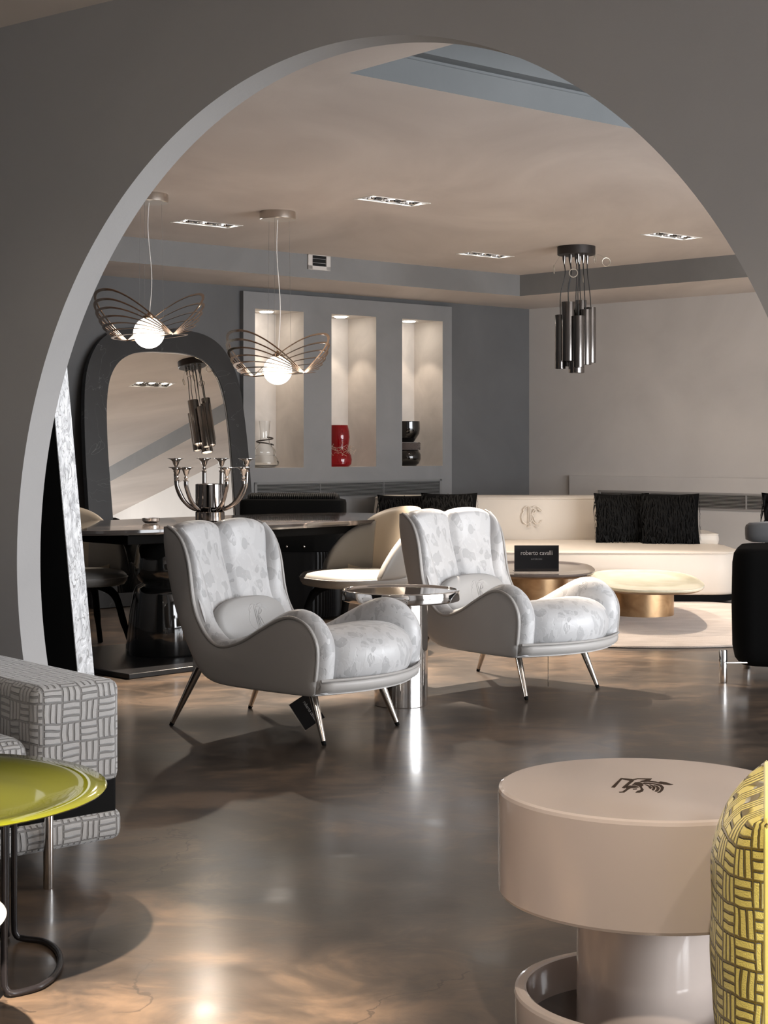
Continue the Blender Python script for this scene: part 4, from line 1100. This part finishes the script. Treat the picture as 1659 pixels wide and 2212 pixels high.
def coffee(loc, rz, a, b, h, rb, label, mat, boff):
    t = empty('coffee_table', loc, rz, label, 'coffee table', 'low oblong coffee tables on gold drums')
    P = superell(a, b, 2.7, 96)
    lay = [[Vector((x * k, y * k, z)) for x, y in P] for k, z in ((.80, h - .034), (.93, h - .030), (.985, h - .018), (1.0, h - .008), (.995, h), (.86, h), (.845, h - .004), (.6, h - .005))]
    MB().rings(lay[2:]).build('table_top', mat, t, smooth=40)
    MB().rings([[Vector((x * k, y * k, z)) for x, y in P] for k, z in ((.78, h - .036), (.94, h - .032), (.986, h - .019))]).build('gold_rim', 'gold', t, smooth=40)
    MB().lathe([(rb, .0), (rb, h - .03)], 80, (boff[0], boff[1], 0)).build('drum_base', 'gold', t)
    return t
coffee((1.785, 10.90, .0182), R(-4), .365, .86, .262, .215, 'low cream onyx coffee table with a glowing lit top, on the rug', 'onyx', (.0, .22))
coffee((1.06, 11.13, .0182), R(-3), .40, .66, .325, .23, 'low coffee table with a dark glass top carrying the black sign', 'dark_top', (.0, .12))
# sign
sp0 = atZ(1159, 1233, 10.75); zt = .0182 + .325 + .001
t = empty('brand_sign', (sp0.x, 10.75, zt), R(1), 'small black acrylic tabletop sign with silver lettering', 'sign')
m = MB(); m.box((0, 0, .0885), (.30, .006, .175)); m.box((0, .04, .003), (.30, .09, .005)); m.build('sign_plate', 'acrylic', t, smooth=0)
text_obj('lettering', 'roberto cavalli', .044, 'text', t, (0, -.0036, .125), (R(90), 0, 0), .84, .0004)
text_obj('lettering', 'INTERIORS', .013, 'vent', t, (0, -.0036, .083), (R(90), 0, 0), 1.2, .0003)

# fringed cushions
def fringed(p, rot, label, w=.46, h=.42, d=.16, name="fringed_cushion"):
    t = empty(name, p, 0, label, 'cushion', 'black fringed cushions'); t.rotation_euler = rot
    pillow_mesh(w, h, d).build('cushion_cover', 'black_velvet', t, smooth=80)
    mb = MB(); rg = random.Random(3)
    for r_ in range(10):
        for i in range(40):
            z = h / 2 - .015 - (r_ + rg.random() * 1.6) * h / 11.5
            x = (-1 + 2 * (i + rg.random()) / 44) * w / 2; u, v = x / (w / 2), z / (h / 2)
            y = -(d / 2 * max(0, (1 - u * u) * (1 - v * v)) ** .45) - .004; L_ = rg.uniform(.05, .12); dx = rg.uniform(-.018, .018); ww = rg.uniform(.003, .006)
            z2 = z - L_; y2 = -(d / 2 * max(0, (1 - u * u) * max(0, 1 - (z2 / (h / 2)) ** 2)) ** .45) - .008 - rg.random() * .008
            mb.add([Vector((x - ww, y, z)), Vector((x + ww, y, z)), Vector((x + ww * .6 + dx, (y + y2) / 2 - .010, z - L_ * .5)), Vector((x + dx, y2, max(z2, -h / 2 - .0))), Vector((x - ww * .6 + dx, (y + y2) / 2 - .010, z - L_ * .5))], [(0, 1, 2, 4), (4, 2, 3)])
    for i in range(60):
        s = rg.choice((-1, 1)); z = rg.uniform(-h / 2 + .05, h / 2 - .03); x = s * (w / 2 - .004); 
        mb.add([Vector((x, -.004, z)), Vector((x, .004, z)), Vector((x + s * rg.uniform(.004, .016), .0, z - rg.uniform(.03, .06)))], [(0, 1, 2)])
    tag(mb.build('fringe', 'fringe', t, smooth=0, solid=.0006), kind='stuff'); return t
fr = fringed(atZ(1345, 1119, 13.05), (R(-14), 0, R(3)), 'black fringed cushion on the sofa beside the monogram, left of the right-hand pair')
def frc(p, rot, label):
    o = copy_tree(fr); o.location = p; o.rotation_euler = rot; o['label'] = label; return o
frc(atZ(1449, 1121, 12.88), (R(-12), 0, R(-6)), 'black fringed cushion at the sofa right end, beside the low arm block')
frc(atZ(876, 1122, 13.22), (R(-14), 0, R(6)), 'black cushion at the far left of the sofa, only its top showing')
frc(atZ(970, 1119, 12.98), (R(-14), 0, R(-4)), 'black cushion on the sofa directly behind the farther wing armchair back')

# ------------------------------------------------------------------ black armchair at the right edge
t = empty('black_armchair', (2.215, 8.22, 0), R(-15), 'black upholstered armchair on chrome legs cut by the right edge', 'armchair')
ol = outl(-.405, .44, -.30, .36, .12, .12, .0)
lay = []
for d, z in ((.09, .075), (.04, .085), (.012, .12), (0, .18), (-.004, .40), (0, .60), (.008, .648), (.03, .667), (.07, .672)):
    lay.append([Vector((p.x, p.y, z)) for p in inset(ol, d)])
MB().rings(lay).build('body', 'black_velvet', t, smooth=60)
for x in (-.445, .40):
    for y in (-.30, .26):
        lg = MB().lathe([(.019, 0), (.021, .004), (.021, .162), (.019, .166)], 24, (x if y < 0 else math.copysign(.35, x), y, 0)).build('leg', 'chrome', t)
        MB().tube([Vector((x if y < 0 else math.copysign(.35, x), y, .10)), Vector((x + math.copysign(.16, -x), y * .8, .10))], .006, 10).build('stretcher', 'chrome', t)
# grey cushion + black ruched cushion on top of the seat
t = empty('grey_cushion', (2.27, 8.66, .672), 0, 'grey velvet cushion showing above the black armchair at the right edge', 'cushion')
cq = superell(.31, .085, 3, 48)
MB().rings([[Vector((x * k, y * k, z)) for x, y in cq] for k, z in ((.9, 0), (.99, .012), (1, .04), (1, .075), (.985, .09), (.93, .102), (.7, .108))]).build('cushion_cover', 'grey_velvet', t, smooth=70)
fb = frc(Vector((2.36, 8.98, .72)), (R(-8), 0, R(-3)), 'black fringed cushion at the right edge above the grey cushion')
fb['group'] = 'black fringed cushions'
